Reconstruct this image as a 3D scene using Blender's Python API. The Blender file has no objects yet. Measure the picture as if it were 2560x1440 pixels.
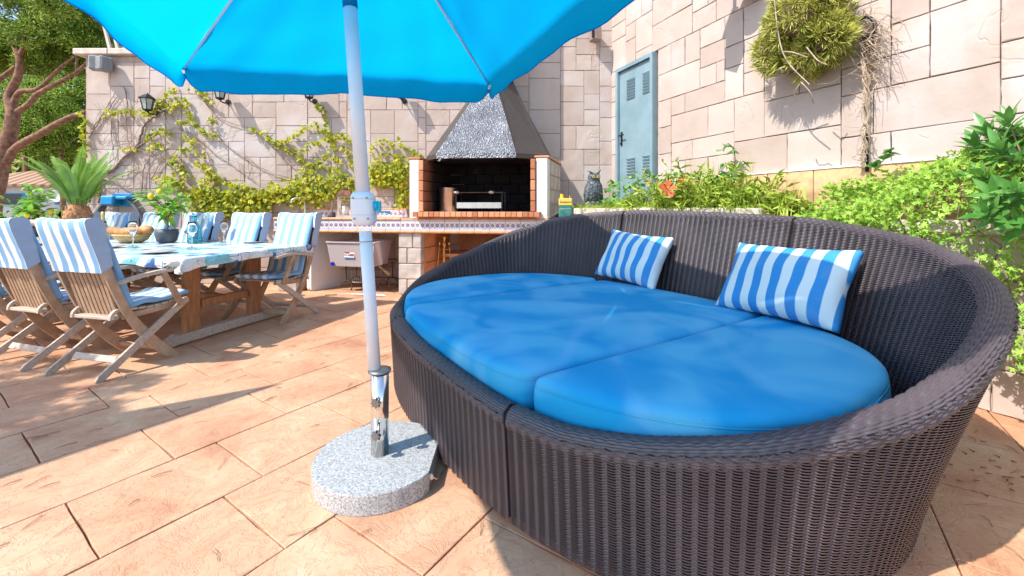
import bpy, math, random
import numpy as np
from mathutils import Vector, Matrix, Euler
rnd = random.Random(7)
nr = np.random.RandomState(11)
R = math.radians
sc = bpy.context.scene
COL = sc.collection

# ---------------------------------------------------------------- camera, sky, sun, exposure
F, CX, YH, H = 1060.0, 1280.0, 520.0, 1.13
cam = bpy.data.cameras.new('camera')
camo = bpy.data.objects.new('camera', cam); COL.objects.link(camo)
camo.location = (0, 0, H); camo.rotation_euler = (R(90), 0, 0)
cam.sensor_width = 36; cam.lens = F / 2560 * 36
cam.shift_y = -(720 - YH) / 2560
cam.clip_start = 0.05; cam.clip_end = 2000
sc.camera = camo

SUN_AZ, SUN_EL = 56.0, 50.0          # direction the light travels towards (clockwise from +Y), elevation
w = bpy.data.worlds.new('World'); sc.world = w; w.use_nodes = True
nt = w.node_tree; nt.nodes.clear()
sky = nt.nodes.new('ShaderNodeTexSky'); sky.sky_type = 'NISHITA'; sky.sun_disc = False
sky.sun_elevation = R(SUN_EL); sky.sun_rotation = R(SUN_AZ + 180)
bg = nt.nodes.new('ShaderNodeBackground'); bg.inputs['Strength'].default_value = 0.15
wo = nt.nodes.new('ShaderNodeOutputWorld')
nt.links.new(sky.outputs[0], bg.inputs[0]); nt.links.new(bg.outputs[0], wo.inputs[0])
sl = bpy.data.lights.new('sun', 'SUN'); sl.energy = 3.0; sl.angle = R(0.5); sl.color = (1, .95, .86)
so = bpy.data.objects.new('sun', sl); COL.objects.link(so)
SD = Vector((math.sin(R(SUN_AZ)) * math.cos(R(SUN_EL)), math.cos(R(SUN_AZ)) * math.cos(R(SUN_EL)), -math.sin(R(SUN_EL))))
so.rotation_euler = SD.to_track_quat('-Z', 'Y').to_euler()
sc.view_settings.view_transform = 'Standard'; sc.view_settings.look = 'None'
sc.view_settings.exposure = 1.07; sc.view_settings.gamma = 1.0
sc.view_settings.use_curve_mapping = False

# ---------------------------------------------------------------- geometry helpers
def V(*a): return Vector(a)
def ray(px, py, Z): return V((px - CX) / F * Z, Z, H - (py - YH) / F * Z)
def flo(px, py, h=0.0):
    Z = F * (H - h) / (py - YH); return V((px - CX) / F * Z, Z, h)
WZ = 6.35                                            # distance of the back wall
def BW(px, py, off=0.0): return ray(px, py, WZ - off)
def RW(px, py, off=0.0):                             # point on the right-hand wall
    Z = WZ * 680 / (px - 850); p = ray(px, py, Z); return p + V(-.9268, -.3756, 0) * off

class MB:
    def __init__(s): s.v = []; s.f = []
    def add(s, vs, fs):
        o = len(s.v); s.v += [tuple(p) for p in vs]; s.f += [tuple(i + o for i in f) for f in fs]; return s
    def box(s, c, size, rz=0.0, M=None, taper=1.0):
        x, y, z = [k / 2 for k in size]; t = taper
        vs = [V(-x, -y, -z), V(x, -y, -z), V(x, y, -z), V(-x, y, -z), V(-x * t, -y * t, z), V(x * t, -y * t, z), V(x * t, y * t, z), V(-x * t, y * t, z)]
        if M is None: M = Matrix.Rotation(rz, 3, 'Z')
        c = Vector(c)
        return s.add([M @ p + c for p in vs], [(0, 3, 2, 1), (4, 5, 6, 7), (0, 1, 5, 4), (1, 2, 6, 5), (2, 3, 7, 6), (3, 0, 4, 7)])
    def bbox(s, c, size, b=.004, M=None):            # box with chamfered edges
        x, y, z = [k / 2 for k in size]; c = Vector(c); vs = []; fs = []
        M = M or Matrix.Identity(3)
        idx = {}
        for sx in (-1, 1):
            for sy in (-1, 1):
                for sz in (-1, 1):
                    for a in range(3):
                        p = [sx * (x - b), sy * (y - b), sz * (z - b)]; p[a] = (sx, sy, sz)[a] * (x, y, z)[a]
                        idx[(sx, sy, sz, a)] = len(vs); vs.append(M @ Vector(p) + c)
        for a in range(3):
            o = [k for k in range(3) if k != a]
            for sg in (-1, 1):
                q = []
                for (p1, p2) in ((-1, -1), (1, -1), (1, 1), (-1, 1)):
                    k = [0, 0, 0]; k[a] = sg; k[o[0]] = p1; k[o[1]] = p2; q.append(idx[(k[0], k[1], k[2], a)])
                fs.append(tuple(q) if sg > 0 else tuple(reversed(q)))
        for a in range(3):                           # edges along axis a
            b1, b2 = [k for k in range(3) if k != a]
            for s1 in (-1, 1):
                for s2 in (-1, 1):
                    k = [0, 0, 0]; k[b1] = s1; k[b2] = s2; q = []
                    for sa, ax in ((-1, b1), (1, b1), (1, b2), (-1, b2)):
                        k[a] = sa; q.append(idx[(k[0], k[1], k[2], ax)])
                    fs.append(tuple(q))
        for sx in (-1, 1):
            for sy in (-1, 1):
                for sz in (-1, 1): fs.append(tuple(idx[(sx, sy, sz, a)] for a in range(3)))
        return s.add(vs, fs)
    def tube(s, pts, r, n=8, caps=True):
        pts = [Vector(p) for p in pts]; m = len(pts)
        rs = r if isinstance(r, (list, tuple)) else [r] * m
        vs = []; fs = []; up = None
        for i, p in enumerate(pts):
            t = (pts[min(i + 1, m - 1)] - pts[max(i - 1, 0)])
            if t.length < 1e-9: t = V(0, 0, 1)
            t.normalize()
            if up is None: up = t.orthogonal().normalized()
            else:
                up = up - t * up.dot(t)
                up = t.orthogonal().normalized() if up.length < 1e-6 else up.normalized()
            b = t.cross(up)
            for k in range(n):
                a = 2 * math.pi * k / n; vs.append(p + (up * math.cos(a) + b * math.sin(a)) * rs[i])
        for i in range(m - 1):
            for k in range(n):
                a, b2 = i * n + k, i * n + (k + 1) % n; fs.append((a, b2, b2 + n, a + n))
        if caps: fs.append(tuple(range(n - 1, -1, -1))); fs.append(tuple((m - 1) * n + k for k in range(n)))
        return s.add(vs, fs)
    def bar(s, pts, w, t, wdir=V(1, 0, 0)):          # rectangular section swept along pts; w along wdir
        pts = [Vector(p) for p in pts]; m = len(pts); vs = []; fs = []
        ts = t if isinstance(t, (list, tuple)) else [t] * m
        for i, p in enumerate(pts):
            tt = (pts[min(i + 1, m - 1)] - pts[max(i - 1, 0)]).normalized(); nn = tt.cross(wdir).normalized()
            for a, b in ((-1, -1), (1, -1), (1, 1), (-1, 1)): vs.append(p + wdir * (a * w / 2) + nn * (b * ts[i] / 2))
        for i in range(m - 1):
            for k in range(4):
                a, b2 = i * 4 + k, i * 4 + (k + 1) % 4; fs.append((a, b2, b2 + 4, a + 4))
        fs.append((3, 2, 1, 0)); fs.append(tuple((m - 1) * 4 + k for k in range(4)))
        return s.add(vs, fs)
    def lathe(s, prof, c=(0, 0, 0), n=16, sx=1, sy=1):
        c = Vector(c); vs = []; fs = []; m = len(prof)
        for (r, z) in prof:
            for k in range(n):
                a = 2 * math.pi * k / n; vs.append(c + V(r * math.cos(a) * sx, r * math.sin(a) * sy, z))
        for i in range(m - 1):
            for k in range(n):
                a, b = i * n + k, i * n + (k + 1) % n; fs.append((a, b, b + n, a + n))
        if prof[0][0] > 1e-5: fs.append(tuple(range(n - 1, -1, -1)))
        if prof[-1][0] > 1e-5: fs.append(tuple((m - 1) * n + k for k in range(n)))
        return s.add(vs, fs)
    def prism(s, poly, z0, z1):                      # poly of (x,y), vertical extrusion
        n = len(poly); vs = [V(p[0], p[1], z0) for p in poly] + [V(p[0], p[1], z1) for p in poly]
        fs = [tuple(range(n - 1, -1, -1)), tuple(range(n, 2 * n))] + [(k, (k + 1) % n, (k + 1) % n + n, k + n) for k in range(n)]
        return s.add(vs, fs)
    def ball(s, c, r, n=10, m=6, M=None):
        c = Vector(c); rr = Vector(r) if not isinstance(r, (int, float)) else V(r, r, r); vs = []; fs = []
        for i in range(m + 1):
            ph = math.pi * i / m
            for k in range(n):
                a = 2 * math.pi * k / n; p = V(rr.x * math.sin(ph) * math.cos(a), rr.y * math.sin(ph) * math.sin(a), -rr.z * math.cos(ph))
                vs.append((M @ p if M else p) + c)
        for i in range(m):
            for k in range(n):
                a, b = i * n + k, i * n + (k + 1) % n; fs.append((a, b, b + n, a + n))
        return s.add(vs, fs)
    def mesh(s, name, smooth=False):
        me = bpy.data.meshes.new(name); me.from_pydata(s.v, [], s.f); me.update()
        if smooth: me.polygons.foreach_set('use_smooth', [True] * len(me.polygons))
        return me

def npmesh(name, v, q, smooth=True):                 # v (n,3), q (m,4 or 3)
    v = np.ascontiguousarray(v, dtype=np.float32); q = np.ascontiguousarray(q, dtype=np.int32); k = q.shape[1]
    me = bpy.data.meshes.new(name); me.vertices.add(len(v)); me.vertices.foreach_set('co', v.ravel())
    me.loops.add(q.size); me.loops.foreach_set('vertex_index', q.ravel())
    me.polygons.add(len(q)); me.polygons.foreach_set('loop_start', np.arange(0, q.size, k, dtype=np.int32))
    me.polygons.foreach_set('loop_total', np.full(len(q), k, dtype=np.int32))
    if smooth: me.polygons.foreach_set('use_smooth', np.ones(len(q), dtype=bool))
    me.update(calc_edges=True); me.validate(); return me

def scatter(name, tv, tf, P, Rm, S, smooth=False):   # template verts/faces at positions P, rotations Rm (n,3,3), scales S
    tv = np.array(tv, float); tf = np.array(tf); n = len(P); S = np.asarray(S, float)
    if S.ndim == 1: S = np.repeat(S[:, None], 3, 1)
    vv = np.einsum('nij,nkj->nki', Rm, tv[None] * S[:, None, :]) + np.asarray(P)[:, None, :]
    ff = tf[None] + (np.arange(n) * len(tv))[:, None, None]
    return npmesh(name, vv.reshape(-1, 3), ff.reshape(-1, tf.shape[1]), smooth)

def frames(D, N=None):                               # rotation matrices with y axis along D
    D = np.asarray(D, float); D = D / np.linalg.norm(D, axis=1)[:, None]
    if N is None: N = nr.normal(size=D.shape)
    X = np.cross(D, N); X = X / (np.linalg.norm(X, axis=1)[:, None] + 1e-9); Zz = np.cross(X, D)
    return np.stack([X, D, Zz], axis=2)

def link(name, me, mat=None, parent=None, label=None, cat=None, group=None, kind=None):
    o = bpy.data.objects.new(name, me); COL.objects.link(o)
    if mat is not None and me is not None:
        if len(me.materials) == 0: me.materials.append(mat)
    if parent: o.parent = parent
    tag(o, label, cat, group, kind); return o
def tag(o, label=None, cat=None, group=None, kind=None):
    if label: o['label'] = label
    if cat: o['category'] = cat
    if group: o['group'] = group
    if kind: o['kind'] = kind
def thing(name, label, cat, loc=(0, 0, 0), rz=0.0, group=None):
    o = bpy.data.objects.new(name, None); o.empty_display_size = .1; COL.objects.link(o)
    o.location = loc; o.rotation_euler = (0, 0, rz); tag(o, label, cat, group); return o
def copy_tree(o, parent=None):
    c = o.copy(); COL.objects.link(c)
    if parent: c.parent = parent
    for ch in list(o.children): copy_tree(ch, c)
    return c
def crom(pts, n=6):
    pts = [Vector(p) for p in pts]; out = []
    for i in range(len(pts) - 1):
        p0 = pts[max(i - 1, 0)]; p1 = pts[i]; p2 = pts[i + 1]; p3 = pts[min(i + 2, len(pts) - 1)]
        for k in range(n):
            t = k / n; out.append(.5 * ((2 * p1) + (p2 - p0) * t + (2 * p0 - 5 * p1 + 4 * p2 - p3) * t * t + (3 * p1 - p0 - 3 * p2 + p3) * t ** 3))
    out.append(pts[-1]); return out

# ---------------------------------------------------------------- materials
class X:                                             # tiny node expression helper
    def __init__(s, t, k): s.t = t; s.k = k
    def _m(s, op, *a):
        n = s.t.nodes.new('ShaderNodeMath'); n.operation = op
        for i, q in enumerate((s,) + a):
            if isinstance(q, X): s.t.links.new(q.k, n.inputs[i])
            else: n.inputs[i].default_value = q
        return X(s.t, n.outputs[0])
    def __add__(s, o): return s._m('ADD', o)
    def __sub__(s, o): return s._m('SUBTRACT', o)
    def __mul__(s, o): return s._m('MULTIPLY', o)
    def __truediv__(s, o): return s._m('DIVIDE', o)
    def gt(s, o): return s._m('GREATER_THAN', o)
    def lt(s, o): return s._m('LESS_THAN', o)
    def mod(s, o): return s._m('FLOORED_MODULO', o)
    def abs(s): return s._m('ABSOLUTE')
    def cos(s): return s._m('COSINE')
    def sin(s): return s._m('SINE')
    def pow(s, o): return s._m('POWER', o)
    def atan2(s, o): return s._m('ARCTAN2', o)
    def max(s, o): return s._m('MAXIMUM', o)
    def min(s, o): return s._m('MINIMUM', o)

class Mat:
    def __init__(s, name, col=(.5, .5, .5), rough=.7, metal=0.0, spec=.5):
        s.m = bpy.data.materials.new(name); s.m.use_nodes = True; s.t = s.m.node_tree
        s.b = s.t.nodes['Principled BSDF']; s.b.inputs['Base Color'].default_value = (*col, 1)
        s.b.inputs['Roughness'].default_value = rough; s.b.inputs['Metallic'].default_value = metal
        s.b.inputs['Specular IOR Level'].default_value = spec
        s.tc = s.t.nodes.new('ShaderNodeTexCoord')
    def coord(s, which='Object', scale=(1, 1, 1)):
        mp = s.t.nodes.new('ShaderNodeMapping'); mp.inputs['Scale'].default_value = scale
        s.t.links.new(s.tc.outputs[which], mp.inputs[0]); return mp.outputs[0]
    def world(s, scale=(1, 1, 1)):
        g = s.t.nodes.new('ShaderNodeNewGeometry'); mp = s.t.nodes.new('ShaderNodeMapping'); mp.inputs['Scale'].default_value = scale
        s.t.links.new(g.outputs['Position'], mp.inputs[0]); return mp.outputs[0]
    def xyz(s, vec):
        n = s.t.nodes.new('ShaderNodeSeparateXYZ'); s.t.links.new(vec, n.inputs[0]); return [X(s.t, n.outputs[i]) for i in range(3)]
    def noise(s, vec, scale=5, detail=4, rough=.6, dist=0.0):
        n = s.t.nodes.new('ShaderNodeTexNoise'); s.t.links.new(vec, n.inputs['Vector'])
        n.inputs['Scale'].default_value = scale; n.inputs['Detail'].default_value = detail; n.inputs['Roughness'].default_value = rough
        n.inputs['Distortion'].default_value = dist; return X(s.t, n.outputs['Fac'])
    def voro(s, vec, scale=5, feature='F1', out='Distance', metric='EUCLIDEAN'):
        n = s.t.nodes.new('ShaderNodeTexVoronoi'); s.t.links.new(vec, n.inputs['Vector']); n.feature = feature; n.distance = metric
        n.inputs['Scale'].default_value = scale; return n.outputs[out]
    def rand(s):
        n = s.t.nodes.new('ShaderNodeObjectInfo'); return X(s.t, n.outputs['Random'])
    def ramp(s, x, stops):
        n = s.t.nodes.new('ShaderNodeValToRGB'); s.t.links.new(x.k if isinstance(x, X) else x, n.inputs[0])
        e = n.color_ramp.elements
        while len(e) < len(stops): e.new(.5)
        for i, (p, c) in enumerate(stops): e[i].position = p; e[i].color = (*c, 1) if len(c) == 3 else c
        return n.outputs[0]
    def rf(s, x, a, b):                              # remap to 0..1 between a and b
        n = s.t.nodes.new('ShaderNodeMapRange'); s.t.links.new(x.k, n.inputs[0]); n.inputs[1].default_value = a; n.inputs[2].default_value = b
        n.clamp = True; return X(s.t, n.outputs[0])
    def mix(s, f, a, b, mode='MIX'):
        n = s.t.nodes.new('ShaderNodeMix'); n.data_type = 'RGBA'; n.blend_type = mode
        for i, q in ((0, f), (6, a), (7, b)):
            if isinstance(q, X): s.t.links.new(q.k, n.inputs[i])
            elif isinstance(q, (int, float)): n.inputs[i].default_value = q
            elif isinstance(q, (tuple, list)): n.inputs[i].default_value = (*q, 1) if len(q) == 3 else q
            else: s.t.links.new(q, n.inputs[i])
        return n.outputs[2]
    def col(s, c): s.t.links.new(c, s.b.inputs['Base Color']); return s
    def rough(s, x): s.t.links.new(x.k, s.b.inputs['Roughness']); return s
    def bump(s, x, strength=.3, dist=.01):
        n = s.t.nodes.new('ShaderNodeBump'); n.inputs['Strength'].default_value = strength; n.inputs['Distance'].default_value = dist
        s.t.links.new(x.k if isinstance(x, X) else x, n.inputs['Height']); s.t.links.new(n.outputs[0], s.b.inputs['Normal']); return s
    def translucent(s, col, fac):
        tr = s.t.nodes.new('ShaderNodeBsdfTranslucent')
        if isinstance(col, tuple): tr.inputs[0].default_value = (*col, 1)
        else: s.t.links.new(col, tr.inputs[0])
        mx = s.t.nodes.new('ShaderNodeMixShader'); mx.inputs[0].default_value = fac
        out = s.t.nodes['Material Output']
        s.t.links.new(s.b.outputs[0], mx.inputs[1]); s.t.links.new(tr.outputs[0], mx.inputs[2]); s.t.links.new(mx.outputs[0], out.inputs[0]); return s

def M_wallstone():
    m = Mat('stamped_stone', rough=.75, spec=.3); p = m.world(); n = m.noise(p, 2.2, 4); r = m.rand()
    c = m.ramp(m.rf(n * .7 + r * .35, .25, .8), [(0, (.43, .335, .285)), (.5, (.50, .40, .345)), (1, (.55, .465, .415))])
    n2 = m.noise(p, 9, 6, .7); c = m.mix(m.rf(n2, .55, .8) * .35, c, (.47, .36, .31))
    n3 = m.noise(p, 1.1, 2); c = m.mix(m.rf(n3, .5, .68) * .4, c, (.58, .56, .58)); c = m.mix(m.rf(m.noise(m.world((3, 3, .5)), 2.4, 4), .56, .75) * .3, c, (.42, .32, .26))
    m.col(c)
    big = m.noise(p, 3.0, 3, .5, .8); chip = (big - .5).abs(); chip = m.rf(chip, 0, .025)
    gate = m.rf(m.noise(p, 1.7, 2), .52, .6)
    h = m.noise(p, 26, 6, .65) * .16 + (chip * gate) * .35 + m.noise(p, 4, 3) * .9
    m.bump(h, .6, .016); return m.m
def M_simple(name, col, rough=.6, metal=0, spec=.5, var=.12, sc_=12, bump=.0):
    m = Mat(name, col, rough, metal, spec); p = m.coord('Object'); n = m.noise(p, sc_, 4)
    a = tuple(max(0, k * (1 - var * 1.6)) for k in col); b = tuple(min(1, k * (1 + var * 1.6)) for k in col)
    m.col(m.ramp(m.rf(n, .3, .7), [(0, a), (1, b)]))
    if bump: m.bump(m.noise(p, sc_ * 4, 4), bump, .004)
    return m.m
def M_slab():
    m = Mat('stamped_terracotta_concrete', rough=.62, spec=.35); p = m.world(); r = m.rand()
    n = m.noise(p, 2.6, 6, .65, .6); c = m.ramp(m.rf(n * .95 + r * .06, .28, .78), [(0, (.43, .195, .115)), (.3, (.56, .29, .17)), (.6, (.62, .365, .22)), (1, (.68, .47, .32))])
    n2 = m.noise(m.world((1, 1, 1)), 34, 5, .75); c = m.mix(m.rf(n2, .57, .72) * .6, c, (.36, .17, .09))
    n3 = m.noise(p, 7, 5, .7, 1.5); c = m.mix(m.rf((n3 - .5).abs(), .012, 0) * m.rf(m.noise(p, 1.3, 2), .5, .62) * .28, c, (.36, .16, .10))
    n4 = m.noise(p, 15, 3, .6); c = m.mix(m.rf(n4, .66, .74) * .35, c, (.26, .22, .13))
    m.col(c); h = m.noise(p, 5, 5, .6, .5) * 1.0 + m.noise(p, 60, 4, .7) * .12 + m.rf((n3 - .5).abs(), 0, .03) * .25
    m.bump(h, .6, .010); return m.m
def M_wood(name, a, b, c3, along=(1, 1, 1)):
    m = Mat(name, rough=.68, spec=.3); p = m.coord('Object', along); n = m.noise(p, 9, 6, .65, .4); n2 = m.noise(p, 60, 3, .6)
    r = m.rand(); c = m.ramp(m.rf(n * .8 + n2 * .2 + r * .1, .3, .78), [(0, a), (.5, b), (1, c3)]); m.col(c); m.bump(n2, .25, .003); return m.m
def M_stripes(name, blue, white, pitch, phase=0.0, duty=.5, wr=.8):
    m = Mat(name, rough=wr, spec=.25); p = m.coord('Object'); x, y, z = m.xyz(p)
    wob = m.noise(p, 3, 2) * .006; f = (x + wob + phase).mod(pitch)
    k = m.rf(f, pitch * duty - .002, pitch * duty + .002)
    k2 = m.rf(f, 0, .003)
    c = m.mix(k * 1.0, blue, white); c = m.mix(k2, white, c)
    dirt = m.noise(p, 7, 4); c = m.mix(m.rf(dirt, .5, .8) * .15, c, (.5, .48, .5)); m.col(c)
    fine = m.noise(m.coord('Object', (1, 1, 1)), 300, 2); m.bump(m.noise(p, 9, 3, .5, 1.0) * 1.0 + fine * .05, .25, .01); return m.m
def M_leaf(name, cols, trans=.35, rough=.45, scale=14):
    m = Mat(name, rough=rough, spec=.4); p = m.world(); n = m.noise(p, scale, 2)
    st = [(i / (len(cols) - 1), c) for i, c in enumerate(cols)]; c = m.ramp(m.rf(n, .3, .7), st); m.col(c)
    tc = m.mix(.5, c, cols[-1]); m.translucent(tc, trans); return m.m
def M_glass(name, col=(1, 1, 1), rough=.0, tint=None):
    m = Mat(name, col, rough); m.b.inputs['Transmission Weight'].default_value = 1.0; m.b.inputs['IOR'].default_value = 1.45; return m.m

MT = {}
MT['stone'] = M_wallstone()
MT['joint'] = M_simple('dark_joint_mortar', (.42, .32, .27), .9, var=.15)
MT['slab'] = M_slab()
MT['slabjoint'] = M_simple('floor_joint', (.42, .25, .16), .9, var=.2)
MT['plinth'] = M_simple('ochre_plinth_stone', (.62, .39, .21), .85, var=.25, sc_=6, bump=.3)
MT['cap'] = M_simple('pale_coping', (.58, .50, .43), .8, var=.12, sc_=5, bump=.3)
MT['soil'] = M_simple('planter_soil', (.16, .10, .06), .95, var=.3, bump=.5)
MT['brick'] = None
m = Mat('terracotta_brick', rough=.75, spec=.3); r_ = m.rand(); n_ = m.noise(m.coord('Object'), 14, 5)
m.col(m.ramp(m.rf(r_ * .7 + n_ * .5, .25, .85), [(0, (.42, .16, .085)), (.5, (.56, .23, .11)), (1, (.66, .32, .17))])); m.bump(m.noise(m.coord('Object'), 40, 4), .3, .004); MT['brick'] = m.m
m = Mat('sooty_firebrick', rough=.85, spec=.2); n_ = m.noise(m.world(), 3, 4)
m.col(m.ramp(m.rf(n_, .35, .75), [(0, (.006, .006, .008)), (.7, (.018, .016, .018)), (1, (.05, .035, .03))])); MT['soot'] = m.m
m = Mat('soot_stained_brick', rough=.8, spec=.2); x, y, z = m.xyz(m.world()); n_ = m.noise(m.world(), 6, 4)
m.col(m.mix(m.rf(y + n_ * .35, 5.55, 5.95), (.50, .20, .10), (.03, .022, .02))); MT['stainbrick'] = m.m
m = Mat('white_lime_plaster', (.72, .70, .68), .85); m.bump(m.noise(m.coord('Object'), 16, 4), .8, .012); MT['plaster'] = m.m
m = Mat('hammered_steel', (.62, .64, .68), .42, .5); vv = m.voro(m.coord('Object'), 52, 'F1'); m.bump(vv, .8, .018)
m.col(m.ramp(m.rf(m.noise(m.coord('Object'), 4, 4), .3, .7), [(0, (.13, .14, .16)), (1, (.28, .29, .32))])); MT['hammer'] = m.m
m = Mat('hammered_steel_shaded', (.085, .075, .07), .45, .4); vv = m.voro(m.coord('Object'), 50, 'F1'); m.bump(vv, .5, .008); MT['hammer_shaded'] = m.m  # darker copy of the hood metal; shade of the turned sides is in the colour
MT['iron'] = M_simple('black_iron', (.025, .027, .03), .5, .5, var=.3)
MT['rust'] = M_simple('rusty_iron', (.16, .075, .045), .8, .3, var=.4, sc_=20)
MT['steel'] = M_simple('brushed_steel', (.60, .60, .60), .28, 1.0, var=.08)
MT['chrome'] = M_simple('chrome', (.78, .76, .74), .12, 1.0, var=.02)
MT['knob'] = M_simple('dark_metal_knob', (.28, .27, .27), .35, .9, var=.1)
MT['brass'] = M_simple('brass', (.72, .48, .16), .3, 1.0, var=.1)
MT['white'] = M_simple('white_enamel', (.78, .78, .77), .4, var=.02)
MT['whitepole'] = M_simple('white_coated_pole', (.74, .76, .80), .35, var=.02)
m = Mat('granite', rough=.38, spec=.4); v1 = m.noise(m.coord('Object'), 130, 4, .85); v2 = m.noise(m.coord('Object'), 300, 2, .7)
m.col(m.ramp(m.rf(v1 * .7 + v2 * .3, .38, .62), [(0, (.09, .09, .09)), (.32, (.28, .275, .27)), (.6, (.44, .435, .43)), (1, (.62, .61, .60))])); MT['granite'] = m.m
MT['door'] = None
m = Mat('blue_grey_door_paint', rough=.42); n_ = m.noise(m.coord('Object'), 3, 5); sp = m.noise(m.coord('Object'), 60, 3, .8)
c = m.ramp(m.rf(n_, .3, .7), [(0, (.17, .27, .32)), (1, (.25, .36, .41))]); c = m.mix(m.rf(sp, .69, .74) * .7, c, (.6, .65, .68)); m.col(c); MT['door'] = m.m
# umbrella cloth
m = Mat('turquoise_cloth', rough=.8, spec=.2); p = m.coord('Object'); n_ = m.noise(p, 400, 2)
c = m.mix(m.rf(m.noise(p, 2, 3), .3, .7), (.004, .36, .66), (.004, .42, .72)); m.col(c)
m.bump(m.noise(m.coord('Object', (1, 1, 2.5)), 5, 4, .5, 1.5), .6, .03); m.translucent((.0, .43, .80), .64); MT['canopy'] = m.m
# cushion cloth
m = Mat('faded_blue_canvas', rough=.85, spec=.2); p = m.coord('Object'); n_ = m.noise(p, 2.0, 2, .4, 1.2)
c = m.mix(m.rf(n_, .42, .64) * .85, (.008, .30, .60), (.10, .45, .68))
wv = m.noise(m.coord('Object', (1.6, .8, 1)), 1.5, 0, .3, .7); c = m.mix(m.rf((wv - .5).abs(), .11, .03) * m.rf(n_, .36, .5) * .22, c, (.24, .52, .78))
sp = m.noise(p, 46, 3, .7); c = m.mix(m.rf(sp, .73, .77) * .6, c, (.01, .06, .16)); m.col(c)
m.bump(m.noise(p, 500, 2) * .15 + m.noise(p, 5, 4, .5) * 1.0, .3, .01); MT['cushion'] = m.m
m = Mat('dark_synthetic_wicker', rough=.38, spec=.6); n_ = m.noise(m.world(), 3, 3)
m.col(m.ramp(m.rf(n_, .3, .7), [(0, (.056, .043, .048)), (1, (.105, .080, .088))])); MT['wicker'] = m.m
MT['stripe_chair'] = M_stripes('pale_blue_striped_canvas', (.22, .42, .66), (.78, .78, .76), .122, .02)
MT['stripe_pillow'] = M_stripes('blue_striped_canvas', (.035, .26, .58), (.66, .75, .74), .102, .0, .52)
MT['edge_chair'] = M_simple('blue_canvas_edge', (.36, .46, .62), .85, var=.05)
MT['teak'] = M_wood('weathered_teak', (.26, .15, .085), (.42, .265, .165), (.56, .42, .30), (6, 1, 1))
MT['teakgrey'] = M_wood('silvered_teak', (.32, .23, .17), (.48, .385, .31), (.62, .56, .50), (1, 6, 6))
MT['tablewood'] = M_wood('oiled_teak', (.22, .085, .03), (.36, .16, .07), (.46, .25, .13), (5, 5, .7))
def M_cloth():
    m = Mat('sailing_print_oilcloth', rough=.3, spec=.5); p = m.world(); x, y, z = m.xyz(m.world())
    vc = m.voro(p, 9, 'F1', 'Color', 'CHEBYCHEV'); s = m.t.nodes.new('ShaderNodeSeparateColor'); m.t.links.new(vc, s.inputs[0])
    a = X(m.t, s.outputs[0]); b = X(m.t, s.outputs[1]); vd = X(m.t, m.voro(p, 9, 'F1', 'Distance', 'CHEBYCHEV'))
    c = m.mix(a.gt(.66), (.74, .76, .74), (.22, .56, .64)); c = m.mix(b.gt(.91), c, (.05, .12, .34))
    c = m.mix((vd.gt(.36) * vd.lt(.40)) * b.lt(.5), c, (.06, .10, .25))
    d2 = X(m.t, m.voro(p, 19, 'F1')); ring = (d2.gt(.20) * d2.lt(.26)).max(d2.gt(.08) * d2.lt(.11)); g = m.rf(m.noise(p, 4, 1), .5, .51)
    c = m.mix(ring * g * .8, c, (.12, .11, .13)); n5 = m.noise(p, 20, 3, .6, 1); c = m.mix(m.rf((n5 - .5).abs(), .012, .004) * .6, c, (.10, .13, .25))
    c = m.mix(m.rf(m.noise(p, 9, 2), .6, .62) * .5, c, (.40, .68, .72))
    m.col(c); m.bump(m.noise(p, 6, 3), .3, .02); return m.m
MT['cloth'] = M_cloth()
# glazed wall tile with three blue flowers: local x 0..TW, local z 0..TH
TW, TH = .196, .128
def M_tile(tw, th):
    m = Mat('painted_tile', rough=.18, spec=.6); x, y, z = m.xyz(m.coord('Object'))
    cw = tw / 3; u = (x).mod(cw) - cw / 2; k = x / cw; v = z - th * .5; r = (u * u + v * v).pow(.5); a = v.atan2(u)
    idx = (x / cw)._m('FLOOR')
    st = (a * 6).cos() * .0042 + (a * 12).sin() * .0016
    flower = (r + st).lt(.019) * r.gt(.0065); flower = flower.max(((r - .0235).abs()).lt(.0013) * idx.gt(.5) )
    halo = (r).lt(.029); c = m.mix(halo * 1.0, (.74, .72, .72), (.80, .58, .32)); c = m.mix(flower * 1.0, c, (.04, .10, .42))
    edge = (v.abs().gt(th * .5 - .017) * v.abs().lt(th * .5 - .0135)).max(v.abs().gt(th * .5 - .009) * v.abs().lt(th * .5 - .0065))
    c = m.mix(edge * 1.0, c, (.12, .16, .50))
    dia = ((u.abs() - cw / 2).abs() + (v.abs() - .028).abs()).lt(.012); c = m.mix(dia * .6, c, (.35, .30, .50))
    m.col(c); return m.m
MT['tile'] = M_tile(TW, TH); MT['tile2'] = M_tile(.2, .10)
MT['terracotta'] = M_simple('glazed_terracotta', (.62, .31, .16), .35, var=.12)
MT['orangewall'] = M_simple('ochre_render', (.56, .26, .12), .85, var=.2, sc_=5, bump=.3)
MT['greystone'] = M_simple('weathered_grey_stone', (.50, .43, .38), .85, var=.22, sc_=6, bump=.5)
MT['glass'] = M_glass('clear_glass')
MT['blueglass'] = M_glass('turquoise_glass', (.25, .80, .88))
MT['green_glass'] = M_simple('pale_green_glass', (.42, .44, .30), .15, var=.05)
MT['pot'] = M_simple('anthracite_pot', (.075, .085, .10), .55, var=.1)
MT['plate'] = M_simple('grey_stoneware', (.50, .50, .48), .3, var=.05)
MT['bread'] = M_simple('bread_crust', (.50, .25, .10), .75, var=.35, sc_=10, bump=.5)
MT['basket'] = M_simple('woven_straw', (.55, .38, .18), .8, var=.35, sc_=60, bump=.8)
MT['gold'] = M_simple('gold_foil', (.62, .48, .18), .35, .7, var=.08)
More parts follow.
